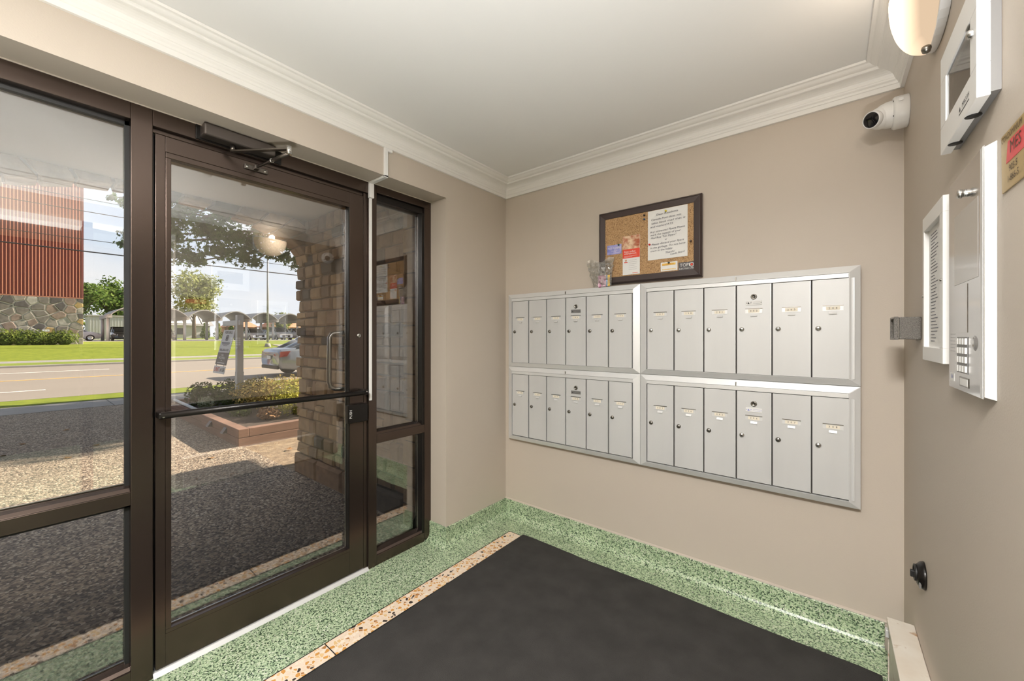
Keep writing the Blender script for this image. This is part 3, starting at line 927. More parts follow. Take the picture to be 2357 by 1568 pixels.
def sheet(name, label, x0, x1, z0, z1, m, y=2.2765, tilt=0.0, curl=0.004, nx=4):
    """a thin pinned card or paper with a slight curl"""
    t = thing(name, label, 'paper', ((x0 + x1) / 2, y, z0))
    mb = MB()
    fr_, bk_ = [], []
    n = 6
    for j in range(n + 1):
        for i in range(nx + 1):
            u, v = i / nx, j / n
            yy = y - curl * (1 - v) ** 2 * (0.4 + .6 * u)
            x = x0 + (x1 - x0) * u + tilt * (v - .5) * (z1 - z0)
            z = z0 + (z1 - z0) * v + tilt * -(u - .5) * (x1 - x0)
            fr_.append((x, yy, z)); bk_.append((x, yy + .0006, z))
    k = len(fr_)
    f = []
    for j in range(n):
        for i in range(nx):
            a = j * (nx + 1) + i
            q = (a, a + 1, a + nx + 2, a + nx + 1)
            f.append(q); f.append(tuple(k + w for w in q)[::-1])
    mb.add(fr_ + bk_, f)
    mb.build('sheet', m, t)
    return t


X_, Z_ = (1, 0, 0), (0, 0, 1)
nt_ = sheet('handwritten_note', 'white handwritten letter pinned on the cork board', -.814, -.597, 1.768, 2.050, PAPER, curl=.0015)
lines = [('Dear Residents', -.705, 2.024, .118), ('Canada Post does not', -.712, 1.999, .165), ('take back mail that is', -.700, 1.979, .185), ('and marked RTS', -.735, 1.958, .125),
         ('Any unwanted Flyers Please', -.705, 1.930, .190), ('mark the outside of your', -.715, 1.912, .165), ('Mail Box "No Flyers"', -.725, 1.894, .140), ('or', -.711, 1.876, .012),
         ('Please discard your flyers', -.703, 1.858, .175), ('in the garbage. Do not leave', -.703, 1.839, .190), ('them in the lobby.', -.735, 1.820, .125), ('Thanks', -.690, 1.802, .050), ('Condo Board', -.650, 1.792, .075)]
t_ = MB()
for s_, x, z, w in lines:
    sl = .10 if s_ in ('Thanks', 'Condo Board') else .035
    lettering(t_, s_, (x, 2.2735, z), (1, 0, sl), (-.1, 0, 1), .0145, width=w, skew=.25)
t_.box(-.725, -.694, 2.2733, 2.2736, 1.9045, 1.9052)
t_.build('lettering', INK, nt_)

lf = sheet('leaflet', 'narrow red and white leaflet with a photo strip pinned on the cork board', -.966, -.861, 1.698, 1.929, PAPER, curl=.002)
B('photo_print', WARMP, lf, -.9655, -.8615, 2.2756, 2.2762, 1.850, 1.9285)
B('red_band', RED, lf, -.9655, -.8615, 2.2752, 2.2760, 1.797, 1.850)
t_ = MB()
lettering(t_, 'Enjoy endless', (-.921, 2.2745, 1.835), X_, Z_, .0150, width=.068)
lettering(t_, 'entertainment.', (-.917, 2.2745, 1.823), X_, Z_, .0150, width=.076)
for i, w in enumerate((.08, .05)):
    t_.box(-.956, -.956 + w, 2.2745, 2.2748, 1.808 - i * .006, 1.8092 - i * .006)
t_.build('lettering', PAPER, lf)
t_ = MB()
for i in range(6):
    t_.box(-.928, -.928 + (.05 if i != 3 else .035), 2.2742, 2.2746, 1.783 - i * .011, 1.7836 - i * .011)
t_.box(-.957, -.935, 2.2742, 2.2746, 1.7700, 1.7735)
t_.build('print_lines', INK, lf)
MB().lathe([(0, 0), (.0065, 0)], (-.945, 2.2744, 1.783), (0, -1, 0), 12).build('portrait_print', mat('skin_print', (.62, .36, .25), rough=.7), lf)
B('portrait_shirt', RED, lf, -.955, -.935, 2.2740, 2.2748, 1.7690, 1.7745)
B('footer_print', RED, lf, -.905, -.872, 2.2735, 2.2745, 1.7055, 1.7075)

nf = sheet('no_flyers_card', 'small blue and violet card pinned beside the leaflet on the cork board', -1.066, -.974, 1.831, 1.889, BLUE, curl=.001)
t_ = MB()
lettering(t_, 'NO FLYERS', (-1.018, 2.2745, 1.868), X_, Z_, .0165, width=.082)
lettering(t_, 'thank you', (-1.018, 2.2745, 1.852), X_, Z_, .0095)
t_.tube([(-1.016 + .020 * math.cos(a * PI / 10) + .02, 2.2745, 1.855 + .017 * math.sin(a * PI / 10)) for a in range(20)], .0006, 4)
t_.box(-1.060, -.980, 2.2744, 2.2747, 1.839, 1.8398)
t_.build('lettering', PAPER, nf)

lcard = sheet('locksmith_card', 'small cream and yellow business card at the foot of the cork board', -.741, -.650, 1.697, 1.747, PAPER, curl=.001)
B('yellow_bar', YELP, lcard, -.733, -.660, 2.2750, 2.2758, 1.7285, 1.7400)
t_ = MB()
lettering(t_, 'LOCKSMITH', (-.700, 2.2745, 1.734), X_, Z_, .0125, width=.060)
t_.build('lettering', mat('orange_ink', (.60, .22, .03), rough=.7), lcard)
t_ = MB()
for i in range(10):
    t_.box(-.732 + i * .0075, -.7265 + i * .0075, 2.2745, 2.2748, 1.7035, 1.7085)
t_.build('print_lines', YELP, lcard)
tcard = sheet('electric_card', 'small black business card with white and red letters in the cork board corner', -.645, -.563, 1.692, 1.736, SIGND, curl=.001)
t_ = MB()
lettering(t_, 'TOPI', (-.611, 2.2742, 1.719), X_, Z_, .0255, width=.050)
lettering(t_, 'ELECTRIC LTD', (-.603, 2.2742, 1.700), X_, Z_, .0110, width=.076)
t_.lathe([(.0085, 0), (.0115, 0)], (-.5755, 2.2742, 1.719), (0, -1, 0), 20)
t_.build('lettering', PAPER, tcard)
MB().lathe([(0, .0003), (.006, 0)], (-.5755, 2.2741, 1.719), (0, -1, 0), 16).build('red_spot', RED, tcard)


def pin(label, x, z, col, y=2.2765):
    nm = 'pin_plastic_%d' % int(x * -1000)
    p = MB().lathe([(0, .011), (.004, .0108), (.005, .009), (.0025, .007), (.0025, .0035), (.0052, .002), (.0052, 0), (0, -.0005)], (x, y, z), (0, -1, 0), 12)
    o = p.build('push_pin', mat(nm, col, rough=.3), None, loc=(x, y, z), label=label, cat='push pin', group='push pins on the cork board')
    return o


pin('black push pin left of the handwritten letter on the cork board, upper one', -.834, 2.033, (.03, .02, .02))
pin('dark blue push pin below the black one on the cork board', -.833, 2.010, (.03, .10, .22))
pin('yellow push pin at the head of the handwritten letter', -.711, 2.034, (.72, .60, .03), 2.2755)
pin('red push pin at the edge of the handwritten letter', -.803, 1.858, (.65, .03, .02), 2.2755)
pin('brown push pin between the handwritten letter and the frame', -.580, 1.845, (.08, .05, .04))
pin('dark push pin in the yellow locksmith card', -.695, 1.742, (.03, .05, .04), 2.2755)
pin('dark green push pin in the blue card', -.990, 1.884, (.02, .09, .06), 2.2755)

# clear plastic bag with a small flyer card, standing on the mailbox frame
pbg = thing('plastic_bag', 'crumpled clear plastic bag with a pastel flyer card above the mailboxes', 'bag', (-1.10, 2.26, 1.637))
mb = MB()
r2 = random.Random(3)
nu, nv = 16, 14
front, back = [], []
for j in range(nv + 1):
    v = j / nv
    for i in range(nu + 1):
        u = i / nu
        w = .080 * (0.72 + .45 * v)
        x = -1.090 + (u - .5) * 2 * w - .018 * v + r2.uniform(-.004, .004)
        z = 1.6375 + .165 * v + (.012 * math.sin(u * 9) if j == nv else 0)
        bul = .016 * math.sin(PI * u) * math.sin(PI * min(1, v * 1.1 + .05))
        front.append((x, 2.258 - bul + r2.uniform(-.0075, .0055), z))
        back.append((x, 2.262 + .2 * bul + r2.uniform(-.002, .002), z))
k = len(front)
f = []
for j in range(nv):
    for i in range(nu):
        a = j * (nu + 1) + i
        q = (a, a + 1, a + nu + 2, a + nu + 1)
        f += [q, tuple(k + w for w in q)[::-1]]
for j in range(nv):
    for i in (0, nu):
        a = j * (nu + 1) + i
        f.append((a, a + nu + 1, k + a + nu + 1, k + a))
mb.add(front + back, f, False)
mb.build('film', FILM, pbg)
cdn = B('flyer_card', PINK, pbg, -1.116, -1.062, 2.2515, 2.2525, 1.638, 1.706)
B('flyer_card', SKYP, pbg, -1.070, -1.050, 2.2517, 2.2527, 1.638, 1.706)
B('flyer_card', YELP, pbg, -1.052, -1.038, 2.2515, 2.2525, 1.638, 1.706)
t_ = MB()
lettering(t_, 'No Flyers', (-1.102, 2.2505, 1.668), Z_, (-1, 0, 0), .019)
t_.build('lettering', mat('magenta_ink', (.55, .06, .25), rough=.6), cdn)

# ------------------------------------------------------------------ things on the wall beside the camera
# wall sconce
sc = thing('wall_sconce', 'frosted glass wall sconce glowing warm, at the ceiling beside the alarm panel', 'lamp', (XR, 1.60, 2.14))
prof = []
mb = MB()
nA, nH = 20, 12
v = []
for j in range(nH + 1):
    h = j / nH
    k = math.sqrt(max(0, 1 - (1 - h) ** 2.0)) ** .9
    for i in range(nA + 1):
        a = PI * i / nA
        v.append((XR - .022 - (.084 * k + .001) * math.sin(a), 1.60 - (.150 * k + .001) * math.cos(a), 2.142 + .165 * h))
f = []
for j in range(nH):
    for i in range(nA):
        a = j * (nA + 1) + i
        f.append((a, a + nA + 1, a + nA + 2, a + 1))
mb.add(v, f, True)
bw = mb.build('glass_bowl', BOWL, sc)
so = bw.modifiers.new('glass_thickness', 'SOLIDIFY'); so.thickness = .004
mb = MB()
pl = [(1.60 + .150 * math.sin(a) , 2.150 + .150 * (1 - math.cos(a)) * .55) for a in [i * PI / 2 / 8 for i in range(-8, 9)]]
pl += [(1.752, 2.330), (1.448, 2.330)]
mb.hexa([(XR - .0005, y, z) for y, z in pl], [(XR - .022, y, z) for y, z in pl])
mb.build('back_plate', ALU, sc, .002)
MB().lathe([(0, -.012), (.008, -.010), (.011, 0), (.010, .006), (0, .008)], (XR - .030, 1.60, 2.138), (0, 0, 1), 16).build('finial', DARKSTEEL, sc)
MB().lathe([(0, .006), (.004, .005), (.006, 0)], (XR - .022, 1.535, 2.178), (-1, 0, 0), 12).build('screw', DARKSTEEL, sc)
MB().lathe([(0, .035), (.018, .03), (.026, .012), (.022, -.01), (.013, -.03), (0, -.03)], (XR - .058, 1.60, 2.285), (0, 0, 1), 16).build('bulb', WARME, sc)
pl_d = bpy.data.lights.new('sconce_light', 'POINT'); pl_d.energy = SCONCE_LAMP; pl_d.color = (1, .90, .76); pl_d.shadow_soft_size = .025
pl_o = bpy.data.objects.new('sconce_light', pl_d); C.objects.link(pl_o); pl_o.parent = sc
pl_o.location = Vector((XR - .062, 1.60, 2.325)) - org(sc)

# added uplight behind the viewpoint, in place of flash bounced off the ceiling
TX, TY, TZ = .02, -.36, .65
cf = thing('added_uplight', 'added unseen uplight behind the viewpoint standing in for bounced flash', 'lamp', (TX, TY, 0.0))
MB().lathe([(0, .03), (.03, .028), (.13, .012), (.14, .0005), (0, .0005)], (TX, TY, .009), (0, 0, 1), 28).build('base', DARKSTEEL, cf)
MB().cyl((TX, TY, .03), (TX, TY, TZ - .10), .012, .012, 12).build('pole', DARKSTEEL, cf)
MB().lathe([(.012, -.12), (.05, -.11), (.12, -.06), (.165, 0.0), (.160, 0.0), (.115, -.052), (.045, -.098), (0, -.10)], (TX, TY, TZ), (0, 0, 1), 32).build('bowl_shade', WHITE_PL, cf)
al = bpy.data.lights.new('added_uplight_light', 'AREA'); al.shape = 'DISK'; al.size = .26; al.energy = FILL_UPLIGHT; al.spread = math.radians(126)
al.color = (1.0, .99, .975)
al_o = bpy.data.objects.new('added_uplight_light', al); C.objects.link(al_o); al_o.parent = cf
al_o.location = Vector((TX, TY, TZ - .02)) - org(cf)
al_o.rotation_euler = (PI, 0, 0)

# added square light panel behind the viewpoint to brighten the walls
cpn = thing('added_fill_panel', 'added square fill light panel on the ceiling behind the viewpoint', 'lamp', (-.10, -.65, 2.43))
B('frame', WHITE_PL, cpn, -.38, .18, -.93, -.37, 2.440, 2.4645, .003)
B('diffuser', FILL_GLOW, cpn, -.35, .15, -.90, -.40, 2.436, 2.440)
ap = bpy.data.lights.new('added_fill_panel_light', 'AREA'); ap.shape = 'SQUARE'; ap.size = .5; ap.energy = FILL_PANEL
ap.color = (1.0, .985, .96)
ap_o = bpy.data.objects.new('added_fill_panel_light', ap); C.objects.link(ap_o); ap_o.parent = cpn
ap_o.location = Vector((-.10, -.65, 2.434)) - org(cpn)

# smoke detector
sd = thing('smoke_detector', 'white round smoke detector on the ceiling, mirrored in the door glass', 'detector', (-.90, .79, 2.42))
MB().lathe([(.0, -.052), (.030, -.052), (.040, -.046), (.044, -.03), (.044, -.018), (.060, -.014), (.062, 0)], (-.90, .79, 2.4645), (0, 0, 1), 28).build('housing', WHITE_PL, sd)
MB().lathe([(.0445, -.030), (.0455, -.028), (.0455, -.024), (.0445, -.022)], (-.90, .79, 2.4645), (0, 0, 1), 28).build('vent_ring', GREY, sd)

# turret camera
tcx = thing('security_camera', 'white turret security camera in the upper corner under the crown moulding', 'camera', (XR, 2.185, 2.17))
cy0, cz0 = 2.185, 2.217
MB().lathe([(0, 0.0005), (.060, .0005), (.061, .004), (.061, .040), (.057, .046), (.050, .047), (0, .047)], (XR, cy0, cz0), (-1, 0, 0), 32).build('base', WHITE_PL, tcx, 0)
MB().lathe([(.050, .046), (.0505, .052), (.049, .066), (.043, .084), (.036, .094), (.033, .097)], (XR, cy0, cz0), (-1, 0, 0), 32).build('collar', WHITE_PL, tcx)
ax = Vector((-.60, -.74, -.27)).normalized()
cc = Vector((XR - .080, cy0 - .006, cz0 - .006))
pr = [(0.043 * math.cos(a), 0.043 * math.sin(a)) for a in [i * PI / 20 for i in range(-10, 7)]]
pr = [(max(r, 0.0), h) for r, h in pr]
MB().lathe(pr + [(.0315, .034), (.0315, .050)], cc, ax, 28).build('eyeball', WHITE_PL, tcx)
MB().lathe([(.0315, .036), (.0325, .052), (.0290, .0545), (.0290, .0505)], cc, ax, 28).build('lens_rim', WHITE_PL, tcx)
MB().lathe([(0, .0525), (.02, .052), (.0292, .0512)], cc, ax, 28).build('lens', mat('lens_black', (.008, .008, .01), rough=.05, spec=.7), tcx)
for dy, dz in ((-.05, .034), (-.052, -.030)):
    MB().lathe([(0, .002), (.003, .0015), (.0035, 0)], (XR - .046, cy0 + dy * .9, cz0 + dz * .9), (-1, 0, 0), 8).build('screw', INKK, tcx)
B('badge', PAPER, tcx, XR - .034, XR - .020, cy0 - .0632, cy0 - .0600, cz0 + .020, cz0 + .032)

# alarm annunciator
an = thing('alarm_panel', 'white framed alarm annunciator with a window, beside the wall sconce', 'alarm panel', (XR, 1.26, 1.77))
ay0, ay1, az0, az1 = 1.1126, 1.412, 1.770, 2.002
B('back_box', GREY, an, .2327, XR - .0003, ay0 + .002, ay1 - .002, az0 + .006, az1 - .006)
wy0, wy1, wz0, wz1 = 1.155, 1.360, 1.832, 1.940
fx0, fx1 = .2149, .2327
B('frame_rail', WHITE_PL, an, fx0, fx1, ay0, ay1, wz1, az1, .0012)
B('frame_rail', WHITE_PL, an, fx0, fx1, ay0, ay1, az0, wz0, .0012)
B('frame_rail', WHITE_PL, an, fx0, fx1, ay0, wy0, wz0, wz1, .0012)
B('frame_rail', WHITE_PL, an, fx0, fx1, wy1, ay1, wz0, wz1, .0012)
B('display_board', GREY, an, fx1 - .006, fx1 - .003, wy0, wy1, wz0, wz1)
mb = MB()
for i in range(6):
    for j in range(4):
        mb.box(fx1 - .0072, fx1 - .006, wy0 + .012 + i * .032, wy0 + .036 + i * .032, wz0 + .006 + j * .017, wz0 + .019 + j * .017)
mb.build('zone_strips', mat('zone_brown', (.20, .165, .15), rough=.5), an)
MB().hexa([(fx1 - .008, 1.20, 1.90), (fx1 - .008, 1.30, 1.935), (fx1 - .008, 1.27, 1.938), (fx1 - .008, 1.165, 1.938)],
          [(fx1 - .0088, 1.20, 1.90), (fx1 - .0088, 1.30, 1.935), (fx1 - .0088, 1.27, 1.938), (fx1 - .0088, 1.165, 1.938)]).build('paper_tag', PAPER, an)
MB().box(fx0 + .003, fx0 + .005, wy0, wy1, wz0, wz1).build('window_pane', ACRYL, an)
MB().lathe([(0, .008), (.005, .0078), (.008, .005), (.0085, 0), (.0085, -.002)], (fx0, 1.140, 1.905), (-1, 0, 0), 16).build('lock', STEEL, an)
t_ = MB()
lettering(t_, 'MIRCOM', (fx0 - .0005, 1.185, 1.801), (0, -1, 0), Z_, .0135)
t_.poly([(fx0 - .0005, 1.235, 1.796), (fx0 - .0005, 1.223, 1.796), (fx0 - .0005, 1.229, 1.8065)])
t_.box(fx0 - .0005, fx0 - .0003, 1.160, 1.235, 1.790, 1.7915)
t_.build('lettering', INKK, an)
for yy in (1.20, 1.345):
    MB().lathe([(0, -.001), (.012, -.001), (.012, .001), (0, .001)], ((fx0 + fx1) / 2 + .004, yy, az0), (0, 0, 1), 14).build('cable_knockout', BLACK, an)

# directory frame
df = thing('directory_frame', 'white shallow frame holding a printed list, behind the steel intercom', 'frame', (XR, 1.63, 1.28))
dy0, dy1, dz0, dz1 = 1.490, 1.768, 1.256, 1.692
qx0 = .2305
oy0, oy1, oz0, oz1 = 1.528, 1.748, 1.296, 1.650
B('frame_rail', WHITE_PL, df, qx0, XR - .0004, dy0, dy1, oz1, dz1, .001)
B('frame_rail', WHITE_PL, df, qx0, XR - .0004, dy0, dy1, dz0, oz0, .001)
B('frame_rail', WHITE_PL, df, qx0, XR - .0004, dy0, oy0, oz0, oz1, .001)
B('frame_rail', WHITE_PL, df, qx0, XR - .0004, oy1, dy1, oz0, oz1, .001)
B('back_sheet', PAPER, df, XR - .004, XR - .002, oy0, oy1, oz0, oz1)
mb = MB()
r3 = random.Random(5)
for i in range(34):
    z = oz1 - .02 - i * .0096
    mb.box(XR - .0045, XR - .0041, oy1 - .03 - r3.uniform(.05, .10), oy1 - .03, z, z + .002)
    mb.box(XR - .0045, XR - .0041, oy0 + .012, oy0 + .012 + r3.uniform(.02, .05), z - .001, z + .004)
mb.build('print_lines', INK, df)
for yy, zz in ((1.508, 1.475), (1.759, 1.452)):
    MB().lathe([(0, .004), (.003, .0035), (.004, 0)], (qx0, yy, zz), (-1, 0, 0), 10).build('screw', STEEL, df)

# intercom
ic = thing('intercom_panel', 'tall stainless steel intercom panel with a keypad below the alarm panel', 'intercom', (XR, 1.28, 1.21))
iy0, iy1, iz0, iz1 = 1.138, 1.428, 1.206, 1.692
ifx = .2316
MB().hexa([(XR - .0003, iy0, iz0), (XR - .0003, iy1, iz0), (XR - .0003, iy1, iz1), (XR - .0003, iy0, iz1)],
          [(ifx + .001, iy0 + .012, iz0 + .004), (ifx + .001, iy1 - .002, iz0 + .004), (ifx + .001, iy1 - .002, iz1 - .004), (ifx + .001, iy0 + .012, iz1 - .004)]).build('back_box', WHITE_PL, ic, .001)
BRUSH = mat('brushed_steel', (.56, .55, .54), rough=.16, metal=1.0, var=.04, vscale=30, stretch=(1, 1, .05))
B('face_plate', BRUSH, ic, ifx, ifx + .002, iy0 + .014, iy1, iz0, iz1, .0006)
B('side_strip', ALU, ic, ifx - .0012, ifx, iy0 + .014, iy0 + .030, iz0 + .002, iz1 - .002, .0005)
MB().lathe([(0, .0150), (.007, .0148), (.0095, .012), (.0095, .007), (.007, .0055), (.0085, .003), (.0085, 0)], (ifx, 1.270, 1.634), (-1, 0, 0), 20).build('knob', STEEL, ic)
B('display_window', mat('display_grey', (.42, .39, .36), rough=.15, spec=.6), ic, ifx - .0008, ifx, 1.186, 1.372, 1.445, 1.605, .0004)
B('speaker_plate', BRUSH, ic, ifx - .001, ifx, 1.262, 1.345, 1.335, 1.440, .0005)
kp = B('keypad', GREY, ic, ifx - .001, ifx, 1.258, 1.345, 1.246, 1.326, .0004)
kme = MB().box(-.003, 0, -.008, .008, -.0065, .0065)
kme = mesh_of(kme, 'key', WHITE_PL)
for i in range(4):
    for j in range(4):
        share('key', kme, kp, (ifx - .001, 1.270 + j * .021, 1.256 + i * .0200))
MB().lathe([(0, .0015), (.013, .0015), (.016, 0)], (ifx, 1.207, 1.313), (-1, 0, 0), 24).build('camera_port', mat('port_grey', (.20, .19, .18), rough=.15), ic)
B('name_window', DARKSTEEL, ic, ifx - .001, ifx, 1.252, 1.325, 1.2165, 1.2375, .0005)
B('name_card', PAPER, ic, ifx - .0014, ifx - .0009, 1.258, 1.318, 1.2195, 1.2345)
stk = B('sticker', PAPER, ic, ifx - .0006, ifx, 1.375, 1.412, 1.222, 1.240)
t_ = MB(); lettering(t_, 'Bell', (ifx - .0008, 1.3935, 1.232), (0, -1, 0), Z_, .012)
t_.build('lettering', BLUE, stk)
mb = MB()
for i in range(6):
    mb.box(ifx - .0003, ifx, 1.365, 1.41, 1.292 + i * .008, 1.2928 + i * .008)
mb.build('engraved_lines', GREY, ic)

# gold plaque
gp = thing('gold_plaque', 'gold condominium plaque with red emblem at the picture edge', 'sign', (XR, .98, 1.60))
MB().hexa([(XR - .0003, .84, 1.582), (XR - .0003, 1.104, 1.582), (XR - .0003, 1.108, 1.684), (XR - .0003, .84, 1.684)],
          [(XR - .0025, .84, 1.582), (XR - .0025, 1.104, 1.582), (XR - .0025, 1.108, 1.684), (XR - .0025, .84, 1.684)]).build('plate', GOLD, gp, .0005)
Yn = (0, -1, 0)
MB().hexa([(XR - .0025, 1.080, 1.628), (XR - .0025, .93, 1.628), (XR - .0025, .93, 1.664), (XR - .0025, 1.072, 1.664)],
          [(XR - .0030, 1.080, 1.628), (XR - .0030, .93, 1.628), (XR - .0030, .93, 1.664), (XR - .0030, 1.072, 1.664)]).build('emblem', REDLOGO, gp)
t_ = MB()
lettering(t_, 'CONDOMINIUM', (XR - .0030, 1.0555, 1.674), Yn, Z_, .0155, width=.095)
lettering(t_, '905-5', (XR - .0030, 1.047, 1.615), Yn, Z_, .017)
lettering(t_, '1-866-5', (XR - .0030, 1.048, 1.598), Yn, Z_, .017)
lettering(t_, 'MES', (XR - .0034, 1.035, 1.649), Yn, Z_, .030)
t_.build('lettering', mat('engraved_brown', (.07, .04, .02), rough=.5), gp)

# key box
kb = thing('key_box', 'small hammered grey steel box on the wall behind the white directory frame', 'lock box', (XR, 1.95, 1.34))
B('body', HAMMER, kb, .192, XR - .0003, 1.905, 2.02, 1.318, 1.395, .003)
mb = MB().box(.179, .190, 1.904, 1.912, 1.316, 1.397).box(.179, .190, 2.013, 2.021, 1.316, 1.397).box(.179, .190, 1.912, 2.013, 1.316, 1.323).box(.179, .190, 1.912, 2.013, 1.390, 1.397)
mb.build('face_rim', HAMMER, kb, .001)
B('face_insert', DARKSTEEL, kb, .186, .192, 1.911, 2.014, 1.322, 1.391)

# wall bumper / outlet
wb_ = thing('wall_bumper', 'black round bumper fitting on the lower wall above the heater cover', 'bumper', (XR, 1.845, .53))
byc, bzc = 1.848, .547
MB().lathe([(.0, .0003), (.043, .0003), (.044, .003), (.041, .010), (.032, .018), (.026, .021), (0, .021)], (XR, byc, bzc), (-1, 0, 0), 28).build('dome', BLACKM, wb_)
MB().lathe([(.026, .020), (.026, .025), (.021, .026), (.020, .021)], (XR, byc, bzc + .004), (-1, 0, 0), 24).build('ring', BLACK, wb_)
B('stub', BLACK, wb_, XR - .034, XR - .019, byc - .006, byc + .006, bzc - .012, bzc + .010, .002)
for i in range(3):
    B('vent_slot', GREY, wb_, XR - .0172, XR - .0120, byc - .034 + i * .004, byc - .032 + i * .004, bzc - .030, bzc - .012)

# heater cover
hc = thing('heater_cover', 'cream enamel baseboard heater cover with rusty edges', 'heater', (.21, 1.4, 0))
B('top_panel', HEATER, hc, .171, XR - .0005, .90, 2.041, .255, .276, .003)
B('front_panel', HEATER, hc, .177, .190, .90, 2.036, .020, .255, .002)
B('end_cap', HEATER, hc, .174, XR - .0005, 2.028, 2.039, .004, .255, .002)
B('clip', ALU, hc, .166, .176, 2.012, 2.034, .212, .240, .002)
B('foot', DARKSTEEL, hc, .190, XR - .001, 1.0, 1.03, .0005, .02)

# ================================================================== outside
G0 = -0.02      # grade beside the entrance


def strip(name, m, x0, x1, y0, y1, z0, z1, thick=.25):
    """ground band from x0 (near, height z0) to x1 (far, height z1)"""
    mb = MB().hexa([(x0, y0, z0 - thick), (x1, y0, z1 - thick), (x1, y1, z1 - thick), (x0, y1, z0 - thick)][::-1],
                   [(x0, y0, z0), (x1, y0, z1), (x1, y1, z1), (x0, y1, z0)][::-1])
    return struct(name, mb, m)


YL, YRr = -40, 70
strip('patio', PATIO, -2.102, -11.03, -9, 1.745, G0, G0)
strip('soil_bed', SOIL, -4.0, -9.95, 1.745, 9, G0 - .012, G0 - .012)
strip('lawn_near', GRASS, -9.95, -11.03, 1.745, 30, G0, G0)
strip('sidewalk_near', CONC, -11.03, -12.2, YL, YRr, G0 + .005, G0 + .005)
strip('verge_near', GRASS, -12.2, -13.45, YL, YRr, G0 + .01, G0)
strip('curb_near', CONC, -13.45, -13.62, YL, YRr, G0 + .005, G0 - .01)
rd = strip('road', ROADM, -13.62, -28.3, YL, YRr, G0 - .06, G0 - .02)
B('centre_line', YELLINE, rd, -20.32, -20.17, YL, YRr, G0 - .05, G0 - .033)
for i in range(-3, 7):
    y0 = -2.5 + i * 9
    B('lane_dash', WHTLINE, rd, -16.30, -16.18, y0, y0 + 2.98, G0 - .06, G0 - .045)
    B('lane_dash', WHTLINE, rd, -24.35, -24.20, y0 + 2, y0 + 5, G0 - .05, G0 - .024)
strip('curb_far', CONC, -28.3, -28.55, YL, YRr, G0 + .06, G0 + .07)
strip('verge_far', GRASS2, -28.55, -30.0, YL, YRr, G0 + .07, G0 + .12)
strip('sidewalk_far', CONC, -30.0, -31.4, YL, YRr, G0 + .12, G0 + .16)
strip('lawn_front', GRASS, -31.4, -40.0, YL, YRr, G0 + .16, .80)
strip('lawn_back', GRASS, -40.0, -50.5, YL, YRr, .80, .95)
strip('parking_lot', ASPH, -50.5, -74.0, -30, YRr, .95, 1.02)
strip('lawn_beyond', GRASS2, -74.0, -230.0, -150, 220, 1.02, 1.6)
strip('driveway_path', CONC, -36.6, -38.2, 14.0, YRr, .58, .70)
for i in range(-4, 12):     # sidewalk joints
    B('joint', SLOT, bpy.data.objects['sidewalk_near'], -11.03, -12.2, -6 + i * 1.8, -5.985 + i * 1.8, G0, G0 + .0062)

# ------------------------------------------------------------------ stone porch
PZ = 2.46
pw = setting('wall_porch', (-3.3, 1.9, G0))
px0, px1, py = -4.17, -2.40, 1.775
MB().box(px0 + .05, px1, py + .012, py + .30, G0 - .05, PZ).build('mortar_core', MORTAR, pw)
rs = random.Random(11)


def stone_mesh(w, h, d, seed):
    r_ = random.Random(seed)
    j = lambda a: r_.uniform(-a, a)
    bv = min(w, h) * .12
    mb = MB()
    back = [(0, 0, 0), (w, 0, 0), (w, 0, h), (0, 0, h)]
    mid = [(j(.004), -d * .6, j(.004)), (w + j(.004), -d * .6, j(.004)), (w + j(.004), -d * .6, h + j(.004)), (j(.004), -d * .6, h + j(.004))]
    fr_ = [(bv + j(.006), -d + j(.004), bv + j(.005)), (w - bv + j(.006), -d + j(.004), bv + j(.005)), (w - bv + j(.006), -d + j(.004), h - bv + j(.005)), (bv + j(.006), -d + j(.004), h - bv + j(.005))]
    v = back + mid + fr_
    f = [(8, 9, 10, 11)]
    for a in range(4):
        b = (a + 1) % 4
        f += [(a, b, 4 + b, 4 + a), (4 + a, 4 + b, 8 + b, 8 + a)]
    mb.add(v, f)
    return mb


def lay(parent, x0, x1, z0, z1, yface, depth, hmin, hmax, wmin, wmax, ragged=0.0, seedoff=0):
    z = z0
    n = 0
    while z < z1 - .02:
        h = rs.uniform(hmin, hmax)
        if z + h > z1 - .03: h = z1 - z
        x = x0 + (rs.uniform(-ragged, ragged * .6) if ragged else 0)
        while x < x1 - .01:
            w = rs.uniform(wmin, wmax)
            if x + w > x1 - wmin * .6: w = x1 - x
            g = .006
            sub = [(z, h)]
            if h > .13 and rs.random() < .22:
                k = rs.uniform(.4, .6); sub = [(z, h * k), (z + h * k, h * (1 - k))]
            for zz, hh in sub:
                n += 1
                me = mesh_of(stone_mesh(w - 2 * g, hh - 2 * g, depth + rs.uniform(-.010, .014), n + seedoff), 'stone', STONE)
                o = share('stone', me, parent, (x + g, yface, zz + g))
                o.location = Vector((x + g, yface, zz + g)) - org(parent)
            x += w
        z += h


lay(pw, px0, px1, G0 + .19, PZ, py + .014, .028, .075, .150, .09, .26, ragged=.035)
# plinth course of larger dressed blocks
for i in range(4):
    x = px0 - .03 + i * .46
    me = mesh_of(stone_mesh(.452 if i < 3 else px1 - x - .004, .20, .05, 900 + i), 'plinth_stone', STONE)
    share('plinth_stone', me, pw, (x, py + .014, G0 - .015))
